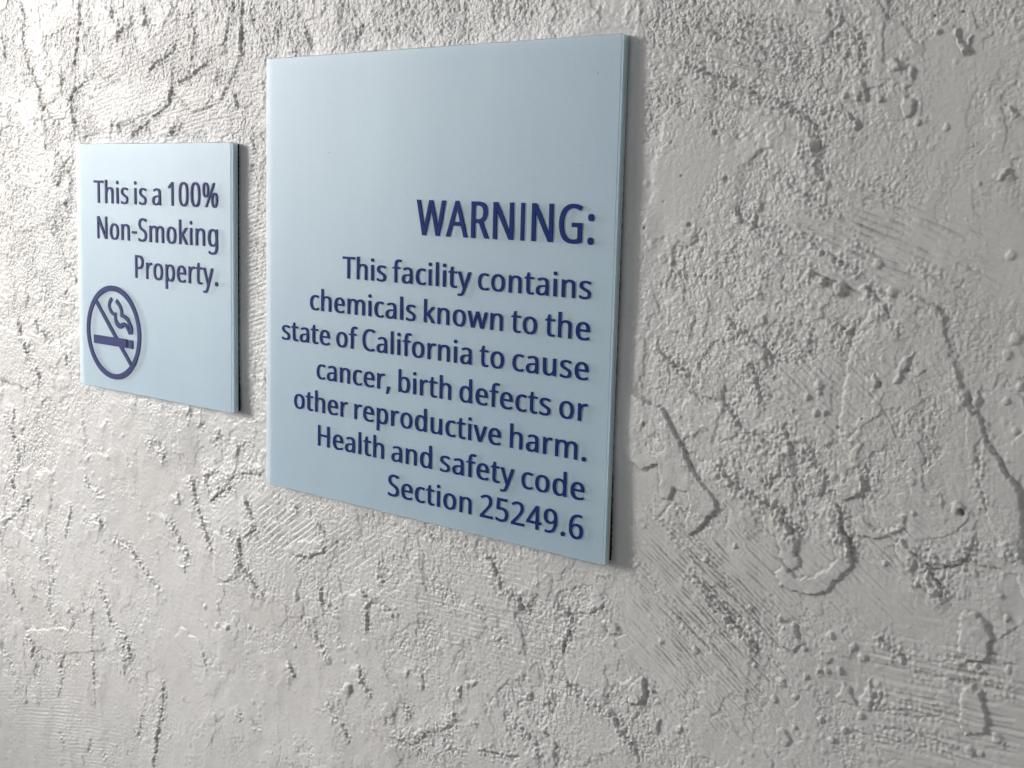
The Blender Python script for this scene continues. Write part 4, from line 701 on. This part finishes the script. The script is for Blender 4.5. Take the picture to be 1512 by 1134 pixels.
SX, SZ, SW, SH = (-0.4146, 0.03545, 0.15363, 0.15116)
small = sign('no_smoking_sign', SX, SZ, SW, SH, 'small square pale blue acrylic sign with non-smoking text and crossed-out cigarette', 'sign')
for s, xl, xr, z in (('This is a 100%', -.3946, -.2724, .1506), ('Non-Smoking', -.3916, -.2726, .1288), ('Property.', -.3520, -.2726, .1068)):
    text_line(small, s, xl, xr, z, .0138, M['dusk'], .00008, -.00004, SX, SZ)

# no smoking symbol, in plate coordinates centred on the ring (mm)
def flat_shape(name, loops, mat, parent, x, z, parts=None):
    cu = bpy.data.curves.new(name, 'CURVE'); cu.dimensions = '2D'; cu.fill_mode = 'BOTH'; cu.extrude = 0.25
    for lp in loops:
        sp = cu.splines.new('POLY'); sp.points.add(len(lp) - 1)
        for p, (a, b2) in zip(sp.points, lp): p.co = (a, b2, 0, 1)
        sp.use_cyclic_u = True
    tmp = bpy.data.objects.new(name, cu); col.objects.link(tmp)
    me = bpy.data.meshes.new_from_object(tmp.evaluated_get(bpy.context.evaluated_depsgraph_get()))
    bpy.data.objects.remove(tmp); bpy.data.curves.remove(cu)
    me.transform(Matrix.Rotation(R(90), 4, 'X').__matmul__(Matrix.Scale(0.001, 4))); me.materials.clear(); me.materials.append(mat)
    o = bpy.data.objects.new(name, me); o.location = (x, -0.00027, z); col.objects.link(o); o.parent = parent
    return o

def ribbon(pts, widths):
    """closed outline of a stroke with changing width, through a Catmull-Rom curve"""
    P = [Vector(p) for p in pts]
    C, Wd = [], []
    for i in range(len(P) - 1):
        p0 = P[max(i - 1, 0)]; p1 = P[i]; p2 = P[i + 1]; p3 = P[min(i + 2, len(P) - 1)]
        for k in range(6):
            f = k / 6
            C.append(0.5 * ((2 * p1) + (-p0 + p2) * f + (2 * p0 - 5 * p1 + 4 * p2 - p3) * f * f + (-p0 + 3 * p1 - 3 * p2 + p3) * f ** 3))
            Wd.append(widths[i] + (widths[i + 1] - widths[i]) * f)
    C.append(P[-1]); Wd.append(widths[-1])
    L, Rr = [], []
    for i in range(len(C)):
        d = (C[min(i + 1, len(C) - 1)] - C[max(i - 1, 0)]).normalized()
        nn = Vector((-d.y, d.x)) * Wd[i] / 2
        L.append(tuple(C[i] + nn)); Rr.append(tuple(C[i] - nn))
    return L + Rr[::-1]

CXs, CZs = -0.3763 - SX, 0.0716 - SZ
ring = [[(29.0 * math.cos(k * math.pi / 48), 29.0 * math.sin(k * math.pi / 48)) for k in range(96)],
        [(25.7 * math.cos(-k * math.pi / 48), 25.7 * math.sin(-k * math.pi / 48)) for k in range(96)]]
flat_shape('prohibition_ring', ring, M['dusk'], small, CXs, CZs)
def bar(x0, x1, hw):                                        # piece of the 45 degree slash
    k = hw / math.sqrt(2)
    return [(x0 + k, -x0 + k), (x0 - k, -x0 - k), (x1 - k, -x1 - k), (x1 + k, -x1 + k)]
o = flat_shape('slash', [[(-18.9, 17.1), (-17.0, 19.0), (4.95, -2.85), (0.8, -2.85)], [(6.15, -8.25), (10.3, -8.25), (19.0, -17.0), (17.1, -18.9)]], M['dusk'], small, CXs, CZs)
flat_shape('cigarette', [[(-21.1, -8.2), (14.0, -8.2), (14.0, -2.9), (-21.1, -2.9)]], M['dusk'], small, CXs, CZs)
flat_shape('cigarette_ash', [[(14.9, -8.2), (15.5, -8.2), (15.5, -3.0), (14.9, -3.0)], [(17.2, -8.3), (20.6, -8.3), (20.6, -3.1), (17.2, -3.1)]], M['dusk'], small, CXs, CZs)  # ash end of the cigarette, under the smoke
for pts, wd in (([(-1.03, 21.04), (-3.27, 18.65), (-3.86, 15.95), (-1.79, 12.85), (0.95, 11.58), (3.51, 11.6)], [2.2] * 6), ([(2.69, 11.6), (2.61, 8.76), (4.38, 5.96), (7.9, 4.6), (11.49, 6.07), (14.28, 5.01), (16.23, 2.83), (17.57, 0.49)], [1.8, 2.4, 3.0, 3.2, 2.4, 2.2, 2.0, 1.6]),
                ([(3.75, 20.02), (7.24, 17.34), (9.18, 14.26), (9.19, 11.04)], [2.4] * 4), ([(8.39, 11.45), (11.62, 10.94), (15.59, 9.21), (18.01, 5.9), (18.95, 3.36), (18.58, 0.7)], [2.2, 2.4, 2.6, 2.8, 3.0, 3.0])):
    o = flat_shape('smoke_curl', [ribbon(pts, wd)], M['dusk'], small, CXs, CZs)
    o.location.y -= 0.00001 * len(small.children) / 4

# two dust specks on the large plate
for x, z in ((-.181, .181), (-.012, .214)):
    o = mesh_obj('dust_speck', [(0.0003 * math.cos(a), 0, 0.00035 * math.sin(a)) for a in [k * math.pi / 3 for k in range(6)]] + [(0, -0.00015, 0)],
                 [(k, (k + 1) % 6, 6) for k in range(6)], M['speck'], big)
    o.location = (x - BX, -0.00002, z - BZ)
